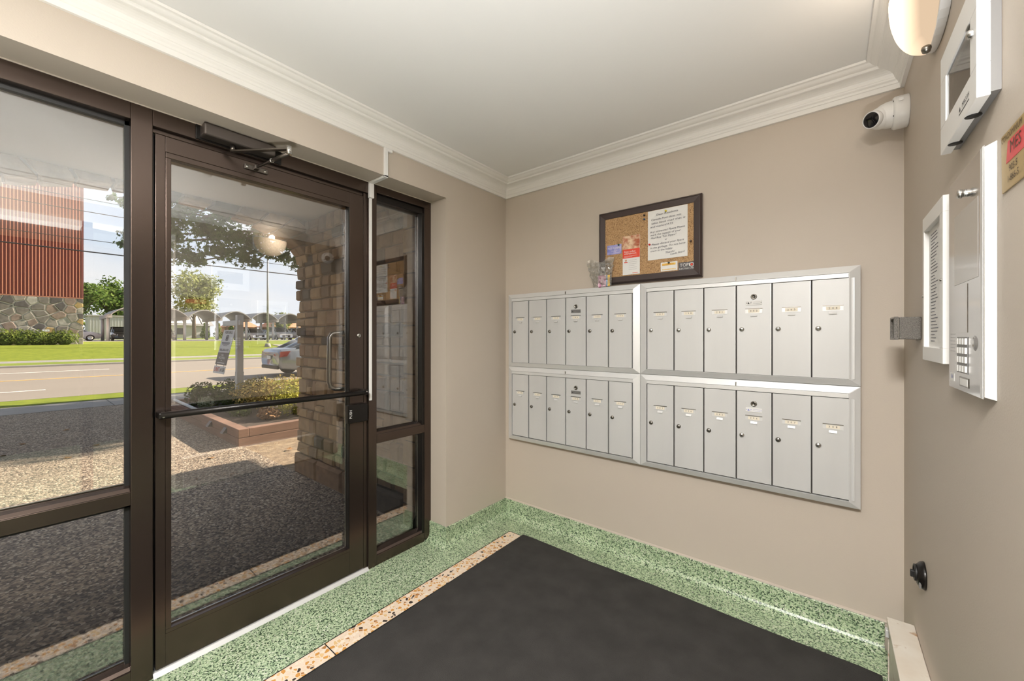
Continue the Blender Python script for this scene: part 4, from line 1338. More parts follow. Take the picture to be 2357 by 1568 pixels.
# end face of the pier (toward the street): stones set proud of the core
z = G0
while z < 2.05:
    h = rs.uniform(.09, .17)
    for y0_, y1_ in ((py + .012, py + .16), (py + .16, py + .31)):
        me = mesh_of(stone_mesh(y1_ - y0_ - .01, h - .012, .05 + rs.uniform(0, .03), int(z * 1000) + int(y0_ * 77)), 'stone', STONE)
        o = share('stone', me, pw, (px0 + .052, y1_ - .005, z + .006), rot=(0, 0, -PI / 2))
    z += h
# jamb of the entrance facade beside the sidelight
jb = setting('wall_jamb', (-2.25, 1.78, G0))
MB().box(-2.36, -2.13, 1.735, 1.95, G0, PZ).build('mortar_core', MORTAR, jb)
z = G0
q = 0
while z < PZ - .04:
    h = rs.uniform(.13, .20)
    if z + h > PZ - .05: h = PZ - z
    me = mesh_of(stone_mesh(.245, h - .012, .025, 500 + q), 'stone', STONE); q += 1
    share('stone', me, jb, (-2.37 + rs.uniform(-.006, .006), 1.738, z + .006))
    z += h
# arch
ar = setting('wall_arch', (-4.1, .72, 2.0))
AYc, Aa, AZ0, Ab = .725, 1.045, 2.06, .375
ax0, ax1 = -4.20, -3.98
# masonry above the arch
mb = MB()
N = 28
pts_in = [(AYc - Aa * math.cos(PI * i / N), AZ0 + Ab * math.sin(PI * i / N)) for i in range(N + 1)]
for i in range(N):
    (y0, z0), (y1, z1) = pts_in[i], pts_in[i + 1]
    mb.hexa([(ax0 + .02, y0, z0 + .02), (ax1 - .01, y0, z0 + .02), (ax1 - .01, y1, z1 + .02), (ax0 + .02, y1, z1 + .02)],
            [(ax0 + .02, y0, 2.74), (ax1 - .01, y0, 2.74), (ax1 - .01, y1, 2.74), (ax0 + .02, y1, 2.74)])
mb.build('mortar_core', MORTAR, ar)
nv_ = 17
for i in range(nv_):
    a0 = PI * i / nv_ + .010; a1 = PI * (i + 1) / nv_ - .010
    for xa, xb in (((ax0 - .01, -4.095), (-4.085, ax1 + .008)) if i % 2 else ((ax0 - .01, ax1 + .008),)):
        jj = [rs.uniform(-.008, .008) for _ in range(6)]

        def pt(a, r, k):
            return (AYc - (Aa + r) * math.cos(a), AZ0 + (Ab + r) * math.sin(a) + jj[k])
        p = [pt(a0, 0.0, 0), pt(a1, 0.0, 1), pt(a1, .22, 2), pt(a0, .22, 3)]
        MB().hexa([(xa, y, z) for y, z in p], [(xb, y, z) for y, z in p]).build('arch_stone', STONE, ar, .006, seg=1)
# pier on the other side of the arch
pl_ = setting('wall_pier', (-4.1, -.6, G0))
MB().box(-4.17, -3.98, -1.45, -.335, G0, 2.74).build('mortar_core', MORTAR, pl_)
z = G0
while z < 2.5:
    h = rs.uniform(.10, .18)
    x = -1.45
    while x < -.36:
        w = rs.uniform(.15, .32)
        if x + w > -.45: w = -.33 - x
        me = mesh_of(stone_mesh(w - .012, h - .012, .03, int(x * 999) + int(z * 555)), 'stone', STONE)
        share('stone', me, pl_, (-3.99, x + .006, z + .006), rot=(0, 0, PI / 2))
        x += w
    z += h
struct('porch_side_wall', MB().box(-4.0, -2.12, -1.75, -1.45, G0, 2.74), MORTAR)
struct('porch_ceiling', MB().box(-3.985, -2.12, -1.6, 1.95, PZ, PZ + .06), SOFFIT)
struct('porch_roof', MB().box(-4.33, 3.2, -8, 6.6, 2.74, 2.95), CONC)
struct('facade', MB().box(-3.9, -2.12, 2.08, 6.5, G0, 2.74).box(-2.3, -2.12, -8, -1.75, G0, 2.74), MORTAR)
struct('upper_storeys', MB().box(-3.9, 3.2, -14, 6.5, 2.95, 9.2), MORTAR)
struct('porch_sill', MB().box(-2.145, -2.1, -1.35, 1.735, G0 - .04, .0), CONC)

# ------------------------------------------------------------------ planter
pt_ = thing('planter', 'low raised planter of reddish painted timbers beside the path', 'planter', (-7, 2.6, G0))
pX0, pX1, pY0, pY1 = -5.655, -9.35, 1.70, 4.6
tt = .115
for k, (z0, z1) in enumerate(((G0 - .02, .078), (.082, .188))):
    B('timber', TIMBER, pt_, pX1, pX0 - (tt if k == 0 else 0), pY0, pY0 + tt, z0, z1, .006)
    B('timber', TIMBER, pt_, pX0 - tt, pX0, pY0 + (0 if k == 0 else tt), pY1, z0, z1, .006)
    B('timber', TIMBER, pt_, pX1, pX1 + tt, pY0 + tt, pY1, z0, z1, .006)
    B('timber', TIMBER, pt_, pX1 + tt, pX0 - tt, pY1 - tt, pY1, z0, z1, .006)
B('soil_fill', MULCH, pt_, pX1 + tt, pX0 - tt, pY0 + tt, pY1 - tt, G0, .125)
for n_, x in enumerate((-6.12, -6.75)):
    sl = thing('step_light', ('dark wedge step light on the planter side nearest its corner', 'dark wedge step light on the planter side farther from its corner')[n_], 'light', (x, pY0, .10), 'step lights on the planter')
    MB().hexa([(x - .05, pY0 - .001, .085), (x + .05, pY0 - .001, .085), (x + .05, pY0 - .055, .085), (x - .05, pY0 - .055, .085)],
              [(x - .05, pY0 - .001, .155), (x + .05, pY0 - .001, .155), (x + .05, pY0 - .012, .150), (x - .05, pY0 - .012, .150)]).build('hood', GREY, sl, .003)
    B('lens', PAPER, sl, x - .042, x + .042, pY0 - .050, pY0 - .004, .081, .0852)
ed = MB().tube([(-7.35, 1.73, .205), (-8.2, 1.74, .212), (-9.05, 1.75, .215)], .024, 8)
ed.build('edging_pipe', POSTW, None, label='white pipe lying along the far planter edge', cat='pipe')

# ------------------------------------------------------------------ foliage
def leaves(n, centers, size, rng, shape='leaf', up=.3, shell=.5, flat=None):
    """n leaf blades scattered in ellipsoids [(c, (rx,ry,rz), weight)]"""
    mb = MB()
    tot = sum(c[2] for c in centers)
    if shape == 'maple':
        base = []
        for i in range(10):
            a = PI / 2 + i * 2 * PI / 10
            r_ = (1.0, .48, .92, .42, .72, .30, .72, .42, .92, .48)[i]
            base.append((r_ * math.cos(a) * .5, r_ * math.sin(a) * .5))
    elif shape == 'leaf':
        base = [(0, -.5), (.24, -.1), (.18, .25), (0, .5), (-.18, .25), (-.24, -.1)]
    else:
        base = [(-.4, -.4), (.45, -.3), (.35, .45), (-.35, .35)]
    V, F = [], []
    for c, rad, wgt in centers:
        k = int(n * wgt / tot)
        for _ in range(k):
            while True:
                d = Vector((rng.gauss(0, 1), rng.gauss(0, 1), rng.gauss(0, 1)))
                if d.length > .01: break
            d.normalize()
            rr = (shell + (1 - shell) * rng.random()) if rng.random() < .8 else rng.random()
            p = Vector(c) + Vector((d.x * rad[0], d.y * rad[1], d.z * rad[2])) * rr
            nrm_ = (d + Vector((rng.gauss(0, .6), rng.gauss(0, .6), rng.gauss(0, .6) + up))).normalized()
            u = nrm_.orthogonal().normalized()
            a = rng.uniform(0, 2 * PI)
            w = nrm_.cross(u)
            u2 = u * math.cos(a) + w * math.sin(a)
            w2 = nrm_.cross(u2)
            s_ = size * rng.uniform(.65, 1.3)
            b = len(V)
            V += [tuple(p + u2 * (x * s_) + w2 * (y * s_)) for x, y in base]
            F.append(tuple(range(b, b + len(base))))
    mb.v = V; mb.f = F; mb.sm = [False] * len(F)
    return mb


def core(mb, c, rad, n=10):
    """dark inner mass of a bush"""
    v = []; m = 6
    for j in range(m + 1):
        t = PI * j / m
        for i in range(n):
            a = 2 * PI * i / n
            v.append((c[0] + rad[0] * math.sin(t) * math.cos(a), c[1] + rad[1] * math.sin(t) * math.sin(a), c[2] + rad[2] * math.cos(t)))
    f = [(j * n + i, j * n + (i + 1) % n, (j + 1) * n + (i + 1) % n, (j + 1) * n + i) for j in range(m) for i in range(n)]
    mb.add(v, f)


def shrub(label, centers, n, size, m, seed, group='shrubs in the planter', fill=None):
    rng = random.Random(seed)
    c0 = centers[0][0]
    t = thing('shrub', label, 'shrub', (c0[0], c0[1], .12), group)
    o = leaves(n, centers, size, rng).build('foliage', m, t); o['kind'] = 'stuff'
    mb = MB()
    for c, rad, w in centers:
        for k in range(4):
            mb.tube([(c0[0] + rng.uniform(-.04, .04), c0[1] + rng.uniform(-.04, .04), .12), (c[0] + rng.uniform(-.5, .5) * rad[0], c[1] + rng.uniform(-.5, .5) * rad[1], c[2] + .3 * rad[2])], [.008, .003], 5)
    mb.build('stems', BARK, t)
    return t


shrub('dark green shrub at the far end of the planter', [((-8.75, 2.08, .30), (.34, .26, .24), 2), ((-8.45, 2.45, .33), (.38, .34, .25), 2), ((-8.1, 2.72, .34), (.36, .34, .26), 2), ((-7.95, 2.30, .27), (.30, .26, .18), 1)], 3600, .055, SHRUBD, 21)
shrub('olive shrub under the real estate sign post', [((-7.55, 2.55, .40), (.45, .40, .27), 2), ((-7.15, 2.85, .42), (.45, .45, .28), 2)], 3000, .050, SHRUBB, 22)
shrub('bright lime shrub near the stone pier', [((-6.55, 2.72, .36), (.36, .36, .26), 2), ((-6.85, 3.15, .42), (.45, .40, .30), 2), ((-6.25, 3.0, .30), (.35, .35, .22), 1)], 3600, .048, SHRUBL, 23)
shrub('low rusty brown plant in the planter corner', [((-6.45, 2.32, .20), (.24, .14, .09), 1)], 420, .050, DRYLEAF, 24)
shrub('small pale flowering plant by the white pipe', [((-8.0, 1.95, .24), (.20, .12, .12), 1)], 320, .050, leaf_mat('pale_leaves', (.20, .26, .12), (.50, .50, .38), .3, 5), 25)
shrub('low green ground plant behind the planter corner', [((-7.1, 2.15, .18), (.30, .16, .09), 1)], 420, .040, SHRUBD, 26)
# fallen leaves on the paving
lm = leaves(1, [((0, 0, 0), (.001, .001, .001), 1)], .085, random.Random(2), 'maple')
flat_me = mesh_of(MB().add([(x * .085, y * .085, .004 * math.sin(i)) for i, (x, y) in enumerate([((1.0, .48, .92, .42, .72, .30, .72, .42, .92, .48)[i] * math.cos(PI / 2 + i * PI / 5) * .5, (1.0, .48, .92, .42, .72, .30, .72, .42, .92, .48)[i] * math.sin(PI / 2 + i * PI / 5) * .5) for i in range(10)])], [tuple(range(10))]), 'fallen_leaf', DRYLEAF)
spots = [(-7.1, .62, 'nearest the mullion, far patch'), (-7.9, .05, 'in the tree shade'), (-5.35, 1.35, 'on the sunlit paving by the planter'), (-7.3, -.10, 'at the picture edge'), (-6.6, .35, 'in the middle of the shaded paving'),
         (-4.55, 1.98, 'on the soil beside the stone pier'), (-5.05, 2.05, 'on the soil before the planter'), (-8.6, .45, 'near the sidewalk')]
for i, (x, y, w) in enumerate(spots):
    o = share('fallen_leaf', flat_me, None, (x, y, G0 + .008), rot=(rs.uniform(-.2, .2), rs.uniform(-.2, .2), rs.uniform(0, 6)), scale=(1.2, 1.2, 1.2))
    tag(o, 'dry brown fallen leaf ' + w, 'leaf', 'fallen leaves outside')


def tree(name, label, trunk, top, centers, n, size, m, seed, shape='leaf', tr=.2, shell=.35, group=None):
    rng = random.Random(seed)
    t = thing(name, label, 'tree', trunk, group)
    tx, ty, tz = trunk
    MB().tube([trunk, (tx + .05, ty - .05, tz + (top - tz) * .4), (tx, ty, top)], [tr, tr * .75, tr * .35], 10).build('trunk', BARK, t)
    mb = MB()
    for c, rad, w in centers:
        s0 = Vector((tx, ty, tz + (top - tz) * rng.uniform(.4, .75)))
        mid = (s0 + Vector(c)) / 2 + Vector((0, 0, .3 * tr * 4))
        mb.tube([s0, mid, c], [tr * .35, tr * .22, tr * .06], 6)
    mb.build('branches', BARK, t)
    o = leaves(n, centers, size, rng, shape, shell=shell).build('foliage', m, t); o['kind'] = 'stuff'
    return t


# near maple: its low boughs hang into view through the door
rm = random.Random(40)
cl = []
for (u, v_, z, r_) in ((-12.73, 2.61, 4.69, 0.42), (-12.62, 2.42, 3.86, 0.48), (-12.10, 2.65, 3.30, 0.32), (-11.67, 2.80, 3.99, 0.42), (-11.24, 2.95, 3.39, 0.36), (-11.26, 3.13, 4.20, 0.31), (-10.71, 3.19, 3.66, 0.38), (-10.42, 3.23, 3.17, 0.30), (-10.19, 3.41, 3.47, 0.36), (-10.11, 3.48, 3.87, 0.25), (-10.06, 3.33, 3.00, 0.19), (-9.56, 3.54, 3.21, 0.27), (-9.21, 3.63, 3.08, 0.17), (-9.48, 3.60, 3.45, 0.24), (-12.39, 2.42, 3.30, 0.26), (-11.75, 2.74, 3.16, 0.17), (-12.38, 2.80, 4.66, 0.27), (-14.42, 1.74, 3.79, 0.18), (-14.36, 1.79, 4.02, 0.16), (-15.15, 1.63, 5.11, 0.16), (-14.92, 1.82, 5.00, 0.16), (-12.72, 2.53, 4.34, 0.38), (-11.42, 3.00, 3.84, 0.35), (-13.33, 2.14, 3.92, 0.44), (-13.80, 2.04, 4.65, 0.45), (-8.88, 3.80, 2.97, 0.28), (-8.95, 3.74, 3.35, 0.33)):
    cl.append(((u, v_, z), (r_ * 1.1, r_ * 1.1, r_ * .9), r_ ** 2 * 4.0))
for i in range(26):
    a = rm.uniform(0, 2 * PI); rr = rm.uniform(.8, 3.6)
    cl.append(((-11.6 + rr * math.cos(a), 6.9 + rr * math.sin(a), rm.uniform(5.4, 10.5)), (1.2, 1.2, .9), .9))
tree('maple_tree', 'maple tree whose leafy boughs hang over the sidewalk, seen through the door', (-11.5, 6.9, G0), 9.0, cl, 19000, .128, MAPLE, 41, 'maple', .22, .05, 'street trees')
cl = []
for i in range(64):
    xx = rm.uniform(-10.3, -5.35)
    cl.append(((xx, rm.uniform(9.6, 12.8), rm.uniform(6.35 if xx > -6.7 else 4.7, 8.6)), (.75, .85, .62), 1))
tree('maple_tree', 'second maple farther along the building, shading the paving', (-8.8, 11.2, G0), 8.4, cl, 22000, .22, MAPLE, 42, 'maple', .22, .1, 'street trees')

# ------------------------------------------------------------------ real estate sign
sg = thing('sign_post', 'white real estate post with a swinging sign panel behind the shrubs', 'sign', (-8.1, 2.45, .1))
sx, sy = -8.1, 2.45
B('post', POSTW, sg, sx - .048, sx + .048, sy - .048, sy + .048, .10, 1.715, .004)
B('arm', POSTW, sg, sx - .80, sx + .10, sy - .030, sy + .030, 1.535, 1.625, .004)
B('corner_brace', POSTW, sg, sx - .052, sx + .052, sy - .052, sy + .052, .28, .72, .003)
# panel hangs along the arm, swung toward the viewer's left
th = math.radians(12.5)
hz = Vector((0, -math.sin(th), -math.cos(th)))   # down the panel
px_ = Vector((1, 0, 0))
nr = px_.cross(-hz)                                # outward normal (toward -y)
c0 = Vector((sx - .42, sy - .02, 1.50))


def panel(a, b, c_, d, t, off=0.0):
    """panel rectangle: a..b along x, c..d down the panel, t thick"""
    o_ = nr * (off)
    q = [c0 + px_ * a + hz * c_ + o_, c0 + px_ * b + hz * c_ + o_, c0 + px_ * b + hz * d + o_, c0 + px_ * a + hz * d + o_]
    return MB().hexa([p - nr * t for p in q], q)


if nr.y > 0: nr = -nr
pn = panel(-.30, .30, .04, .46, .006).build('panel', SIGNW, sg)
panel(-.30, .30, .46, .685, .006).build('lower_panel', SIGND, sg)
rid = panel(-.31, .31, .705, .84, .005).build('rider_panel', SIGNW, sg)
t_ = MB()
def sl_(mb, s_, x, d, size, width=None): return lettering(mb, s_, c0 + px_ * x + hz * d + nr * .004, px_, -hz, size, width=width)
sl_(t_, 'FOR SALE', 0.02, .09, .075, .40)
sl_(t_, '905-305-1110', 0, .415, .062, .46)
t_.build('lettering', INKK, pn)
t_ = MB()
for a, b, c_, d in ((-.06, .06, .14, .155), (-.06, -.04, .14, .24), (.04, .06, .14, .24), (-.06, .06, .225, .24), (-.02, .02, .165, .215)):
    q = [c0 + px_ * x + hz * dd + nr * .004 for x, dd in ((a, c_), (b, c_), (b, d), (a, d))]
    t_.poly(q)
for d, w in ((.275, .42), (.305, .36), (.33, .22)):
    q = [c0 + px_ * x + hz * dd + nr * .004 for x, dd in ((-w / 2, d), (w / 2, d), (w / 2, d + (.018 if d < .3 else .008)), (-w / 2, d + (.018 if d < .3 else .008)))]
    t_.poly(q)
t_.build('emblem', INK, pn)
t_ = MB()
sl_(t_, 'PAUL', 0, .51, .055); sl_(t_, 'MCDONELL', 0, .56, .055, .34)
for d, w in ((.60, .06), (.645, .40)):
    t_.poly([c0 + px_ * x + hz * dd + nr * .004 for x, dd in ((-w / 2, d), (w / 2, d), (w / 2, d + .01), (-w / 2, d + .01))])
t_.build('lettering', PAPER, rid)
t_ = MB(); sl_(t_, 'UNIT', -.12, .773, .115, .30); t_.build('lettering', RED, rid)
t_ = MB(); sl_(t_, '#108', .17, .773, .105, .22); t_.build('lettering', INKK, rid)
for x in (-.22, .22):
    MB().tube([c0 + px_ * x + hz * .04, Vector((c0.x + x, sy, 1.536))], .006, 6).build('hanger', DARKSTEEL, sg)
for x in (-.2, .2):
    MB().tube([c0 + px_ * x + hz * .685, c0 + px_ * x + hz * .705], .005, 6).build('rider_hook', DARKSTEEL, sg)


# ------------------------------------------------------------------ cars
def car(label, loc, rotz, L_, Wd, H_, paint, kind='sedan', group='cars outside', bonnet=.95):
    """heading +x locally; origin on the ground at the middle"""
    t = thing('car', label, 'car', loc, group)
    ORG[t.name] = Vector((0, 0, 0))
    t.rotation_euler = (0, 0, rotz)
    hw = Wd / 2
    if kind == 'sedan':
        st = [(-.50, .84, .42, .80, .86), (-.485, .93, .30, .86, .97), (-.40, .98, .24, .90, 1.02), (-.30, 1.0, .20, .93, 1.03), (0, 1.0, .18, .92, .99), (.22, 1.0, .18, .90, .96), (.36, .98, .20, .84, .90), (.46, .93, .24, .70, .78), (.495, .82, .32, .60, .66)]
        gh = [(-.40, .66, 1.02), (-.22, .80, .97 * H_), (-.05, .82, H_), (.10, .81, .985 * H_), (.265, .72, .965)]
        rf = (-.21, .09)
    else:
        st = [(-.50, .88, .45, 1.0, 1.08), (-.485, .95, .32, 1.02, 1.10), (-.40, 1.0, .26, 1.02, 1.10), (0, 1.0, .24, 1.02, 1.10), (.20, 1.0, .24, 1.02, 1.08), (.36, .99, .26, .98, 1.06), (.46, .94, .28, .86, .95), (.495, .84, .36, .72, .80)]
        gh = [(-.485, .78, 1.10), (-.42, .82, .97 * H_), (-.15, .84, H_), (.06, .82, .985 * H_), (.24, .76, 1.06)]
        rf = (-.42, .06)
    mb = MB()
    ring = []
    for s_, w, zb, zs, zt in st:
        x = s_ * L_; y = hw * w
        ring.append([(x, -y * .90, zb), (x, -y * .985, zb + .10), (x, -y, (zb + zs) / 2 + .05), (x, -y * .97, zs), (x, -y * .82, zt), (x, y * .82, zt), (x, y * .97, zs), (x, y, (zb + zs) / 2 + .05), (x, y * .985, zb + .10), (x, y * .90, zb)])
    k = 10
    v = [p for r_ in ring for p in r_]
    f = []
    for i in range(len(ring) - 1):
        for j in range(k):
            f.append((i * k + j, i * k + (j + 1) % k, (i + 1) * k + (j + 1) % k, (i + 1) * k + j))
    f += [tuple(range(k)), tuple((len(ring) - 1) * k + j for j in range(k))[::-1]]
    mb.add(v, f, True)
    body = mb.build('body', paint, t, .012, seg=1)
    # greenhouse: raked glass between the belt line and the roof
    mb = MB()
    zb = [1.0 if kind == 'sedan' else 1.06] * len(gh)
    v = []
    for (s_, w, z), b in zip(gh, zb):
        zl = min(b - .06, z)
        v += [(s_ * L_, -hw * .88, zl), (s_ * L_, -hw * (w - .06), z), (s_ * L_, hw * (w - .06), z), (s_ * L_, hw * .88, zl)]
    f = []
    for i in range(len(gh) - 1):
        for j in range(3):
            f.append((i * 4 + j, i * 4 + j + 1, (i + 1) * 4 + j + 1, (i + 1) * 4 + j))
    mb.add(v, f, True)
    mb.build('glasshouse', CARGLASS, t)
    mb = MB()
    g1, g2, g3 = gh[1], gh[2], gh[3]
    v = []
    for s_, w, z in (g1, g2, g3):
        v += [(s_ * L_, -hw * (w - .04), z - .03), (s_ * L_, -hw * (w - .12), z + .018), (s_ * L_, hw * (w - .12), z + .018), (s_ * L_, hw * (w - .04), z - .03)]
    f = [(i * 4 + j, i * 4 + j + 1, (i + 1) * 4 + j + 1, (i + 1) * 4 + j) for i in range(2) for j in range(3)]
    mb.add(v, f, True)
    mb.build('roof', paint, t)
    for sgn in (-1, 1):
        for a, b in ((0, 1), (3, 4)):
            p = Vector((gh[a][0] * L_, sgn * hw * ((gh[a][1] - .05) if gh[a][2] > zb[a] else .86), max(gh[a][2], .9) - .01))
            q = Vector((gh[b][0] * L_, sgn * hw * ((gh[b][1] - .05) if gh[b][2] > zb[b] + .1 else .86), gh[b][2] - .01))
            MB().tube([p, q], .035, 6).build('pillar', paint, t)
        p = Vector((-.06 * L_, sgn * hw * .885, zb[0] - .05)); q = Vector((-.05 * L_, sgn * hw * .78, H_ - .02))
        MB().tube([p, q], .03, 6).build('pillar', BLACK, t)
        MB().box(.175 * L_, .215 * L_, sgn * hw * .98, sgn * hw * 1.10, zb[0] - .03, zb[0] + .10).build('mirror', paint, t, .02)
        hl = MB().hexa([(.455 * L_, sgn * hw * .60, .60), (.455 * L_, sgn * hw * .93, .62), (.492 * L_, sgn * hw * .80, .60), (.498 * L_, sgn * hw * .56, .58)],
                       [(.440 * L_, sgn * hw * .60, .76), (.43 * L_, sgn * hw * .95, .78), (.478 * L_, sgn * hw * .83, .70), (.492 * L_, sgn * hw * .56, .68)])
        hl.build('head_lamp', HEADL, t)
        tl = MB().hexa([(-.502 * L_, sgn * hw * .40, .76), (-.497 * L_, sgn * hw * .90, .70), (-.455 * L_, sgn * hw * .99, .74), (-.46 * L_, sgn * hw * .5, .72)],
                       [(-.500 * L_, sgn * hw * .42, .83), (-.490 * L_, sgn * hw * .92, .90), (-.43 * L_, sgn * hw * .99, .92), (-.46 * L_, sgn * hw * .5, .88)])
        tl.build('tail_lamp', TAIL, t)
        for s_ in (-.30, .315):
            wh = MB().lathe([(0, -.10), (.20, -.10), (.28, -.09), (.32, -.06), (.32, .07), (.28, .10), (.21, .095)], (s_ * L_, sgn * (hw - .10), .32), (0, sgn, 0), 20).build('wheel', TYRE, t)
            rm_ = MB().lathe([(0, .085), (.05, .09), (.14, .075), (.20, .095), (.215, .098)], (s_ * L_, sgn * (hw - .10), .32), (0, sgn, 0), 20).build('rim', STEEL, wh)
    MB().box(.485 * L_, .502 * L_, -hw * .52, hw * .52, .38, .64).build('grille', BLACK, t, .02)
    MB().box(.500 * L_, .507 * L_, -.16, .16, .42, .53).build('licence_plate', PLATE, t)
    MB().box(-.509 * L_, -.502 * L_, -.16, .16, .62, .74).build('licence_plate', PLATE, t)
    MB().box(-.507 * L_, -.49 * L_, -hw * .75, hw * .75, .28, .40).build('rear_valance', BLACK, t, .02)
    MB().box(-.506 * L_, -.498 * L_, -hw * .40, hw * .40, .765, .785).build('trunk_strip', STEEL, t, .003)
    return t


car('silver sedan seen from behind on the road by the stone pier', (-15.65, 8.05, G0 - .055), PI / 2, 4.75, 1.84, 1.47, SILVERC)
car('black car parked under the carport beside the red building', (-58.6, 6.95, .97), 0, 4.6, 1.85, 1.46, BLACKC)
car('dark car under the carport half hidden by the door frame', (-58.6, 10.15, .97), 0, 4.6, 1.85, 1.46, BLACKC)
car('white car behind the corner of the red building', (-60.0, 3.3, .98), PI / 2, 4.5, 1.8, 1.5, WHITEC)
car('light grey sedan parked under the carport beside the sign post', (-58.4, 19.2, .97), 0, 4.8, 1.86, 1.46, PEARLC)
car('pale silver utility car parked under the carport behind the lamp pole', (-58.4, 22.35, .97), 0, 4.5, 1.88, 1.70, PEARLC, 'suv')
car('pale rose car parked last under the carport by the stone pier', (-59.5, 25.4, .97), 0, 4.5, 1.85, 1.62, PINKC, 'suv')
car('dark car parked behind the carport, between the two silver ones', (-67.0, 23.6, 1.0), 0, 4.5, 1.85, 1.5, GREY)

# ------------------------------------------------------------------ carport of barrel vaults
cp = thing('carport', 'row of pale concrete barrel vault carports on slim columns', 'carport', (-59, 15, .97))
VY0, VS = 11.89, 3.05
for k in range(-2, 8):
    y0 = VY0 + k * VS
    mb = MB()
    n = 16
    rings = []
    for x in (-55.4, -62.7):
        up, lo = [], []
        for i in range(n + 1):
            s_ = i / n
            yy = y0 + .02 + s_ * (VS - .04)
            zz = 3.60 + .86 * math.sin(PI * s_) ** .85
            lo.append((x, yy, zz - .10)); up.append((x, yy, zz))
        rings.append(up + lo[::-1])
    kk = 2 * (n + 1)
    mb.add(rings[0] + rings[1], [tuple(range(kk))[::-1]] and [(i, (i + 1) % kk, kk + (i + 1) % kk, kk + i) for i in range(kk)], True)
    for b in (0, kk):
        for i in range(n):
            q = (b + i, b + i + 1, b + kk - 2 - i, b + kk - 1 - i)
            mb.f.append(q); mb.sm.append(False)
    mb.build('vault', SHELL, cp)
    MB().box(-55.5, -62.6, y0 - .14, y0 + .14, 3.28, 3.62).build('beam', SHELL, cp)
    for x in (-57.0, -61.1):
        MB().cyl((x, y0, .95), (x, y0, 3.30), .14, .14, 12).build('column', POSTW, cp)

# ------------------------------------------------------------------ red building with fieldstone base
rb = thing('red_building', 'tall red ribbed metal building on a fieldstone base across the road', 'building', (-45, -2, .8))
RX, RY1 = -42.0, 2.97
B('wall_core', FMORTAR, rb, -56, RX - .02, -14, RY1 - .02, .4, 4.15)
B('siding_panel', REDSIDE, rb, -56, RX, -14, RY1, 4.15, 13.5)
B('sill_flashing', REDRIB_LIT, rb, RX - .02, RX + .05, -14, RY1 + .04, 4.09, 4.16)
B('corner_flashing', REDSIDE, rb, RX - .06, RX + .07, RY1 - .06, RY1 + .05, 4.16, 13.5)
rib_me = mesh_of(MB().hexa([(0, -.022, 0), (.075, -.016, 0), (.075, .016, 0), (0, .022, 0)], [(0, -.022, 9.3), (.075, -.016, 9.3), (.075, .016, 9.3), (0, .022, 9.3)]), 'rib', REDRIB_LIT)
for i in range(56):
    share('rib', rib_me, rb, (RX, RY1 - .14 - i * .1545, 4.17))
sb = B('stone_base', FMORTAR, rb, RX - .02, RX + .01, -14, RY1, .4, 4.09)
rv = random.Random(17)
seeds = []
y0s, y1s, z0s, z1s = -9.0, RY1 + .03, .75, 4.08
tries = 0
while tries < 9000 and len(seeds) < 260:
    p = (rv.uniform(y0s, y1s), rv.uniform(z0s, z1s)); tries += 1
    if all((p[0] - q[0]) ** 2 * .7 + (p[1] - q[1]) ** 2 * 1.3 > .40 ** 2 for q in seeds):
        seeds.append(p)


def clip_poly(poly, mx_, my_, nx_, ny_):
    out = []
    n = len(poly)
    for i in range(n):
        a, b = poly[i], poly[(i + 1) % n]
        da = (a[0] - mx_) * nx_ + (a[1] - my_) * ny_
        db = (b[0] - mx_) * nx_ + (b[1] - my_) * ny_
        if da <= 0: out.append(a)
        if da * db < 0:
            t = da / (da - db); out.append((a[0] + (b[0] - a[0]) * t, a[1] + (b[1] - a[1]) * t))
    return out


for i, p in enumerate(seeds):
    poly = [(y0s, z0s), (y1s, z0s), (y1s, z1s), (y0s, z1s)]
    for j, q in enumerate(seeds):
        if i == j: continue
        d = math.hypot(q[0] - p[0], q[1] - p[1])
        if d > 1.6: continue
        nx_, ny_ = (q[0] - p[0]) / d, (q[1] - p[1]) / d
        poly = clip_poly(poly, (p[0] + q[0]) / 2 - nx_ * .026, (p[1] + q[1]) / 2 - ny_ * .026, nx_, ny_)
        if len(poly) < 3: break
    if len(poly) < 3: continue
    cyy = sum(a[0] for a in poly) / len(poly); czz = sum(a[1] for a in poly) / len(poly)
    mid = [(a[0] - (a[0] - cyy) * .12, a[1] - (a[1] - czz) * .12) for a in poly]
    dd = .03 + rv.uniform(0, .035)
    mb = MB()
    k = len(poly)
    v = [(RX - .01, a, b) for a, b in poly] + [(RX + dd * .6, a, b) for a, b in poly] + [(RX + dd, a, b) for a, b in mid]
    f = [tuple(range(2 * k, 3 * k))]
    for a in range(k):
        b = (a + 1) % k
        f += [(a, b, k + b, k + a), (k + a, k + b, 2 * k + b, 2 * k + a)]
    mb.add(v, f)
    mb.build('stone', FSTONE, sb)
B('utility_plate', PAPER, rb, RX + .10, RX + .14, 1.10, 1.42, 1.72, 1.86)

# hedge along the building
hg = thing('hedge', 'clipped green hedge along the foot of the fieldstone wall', 'hedge', (-41, -1.5, .82))
hc_ = []
rh = random.Random(9)
for i in range(14):
    y = -6.0 + i * .62
    hc_.append(((-41.1 + rh.uniform(-.12, .12), y, 1.28 + rh.uniform(-.08, .10)), (.55, .75, .55), 1))
o = leaves(9000, hc_, .12, rh, shell=.7).build('foliage', HEDGEM, hg); o['kind'] = 'stuff'
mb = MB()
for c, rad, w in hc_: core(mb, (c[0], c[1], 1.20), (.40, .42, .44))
mb.build('inner_mass', SHRUBD, hg)

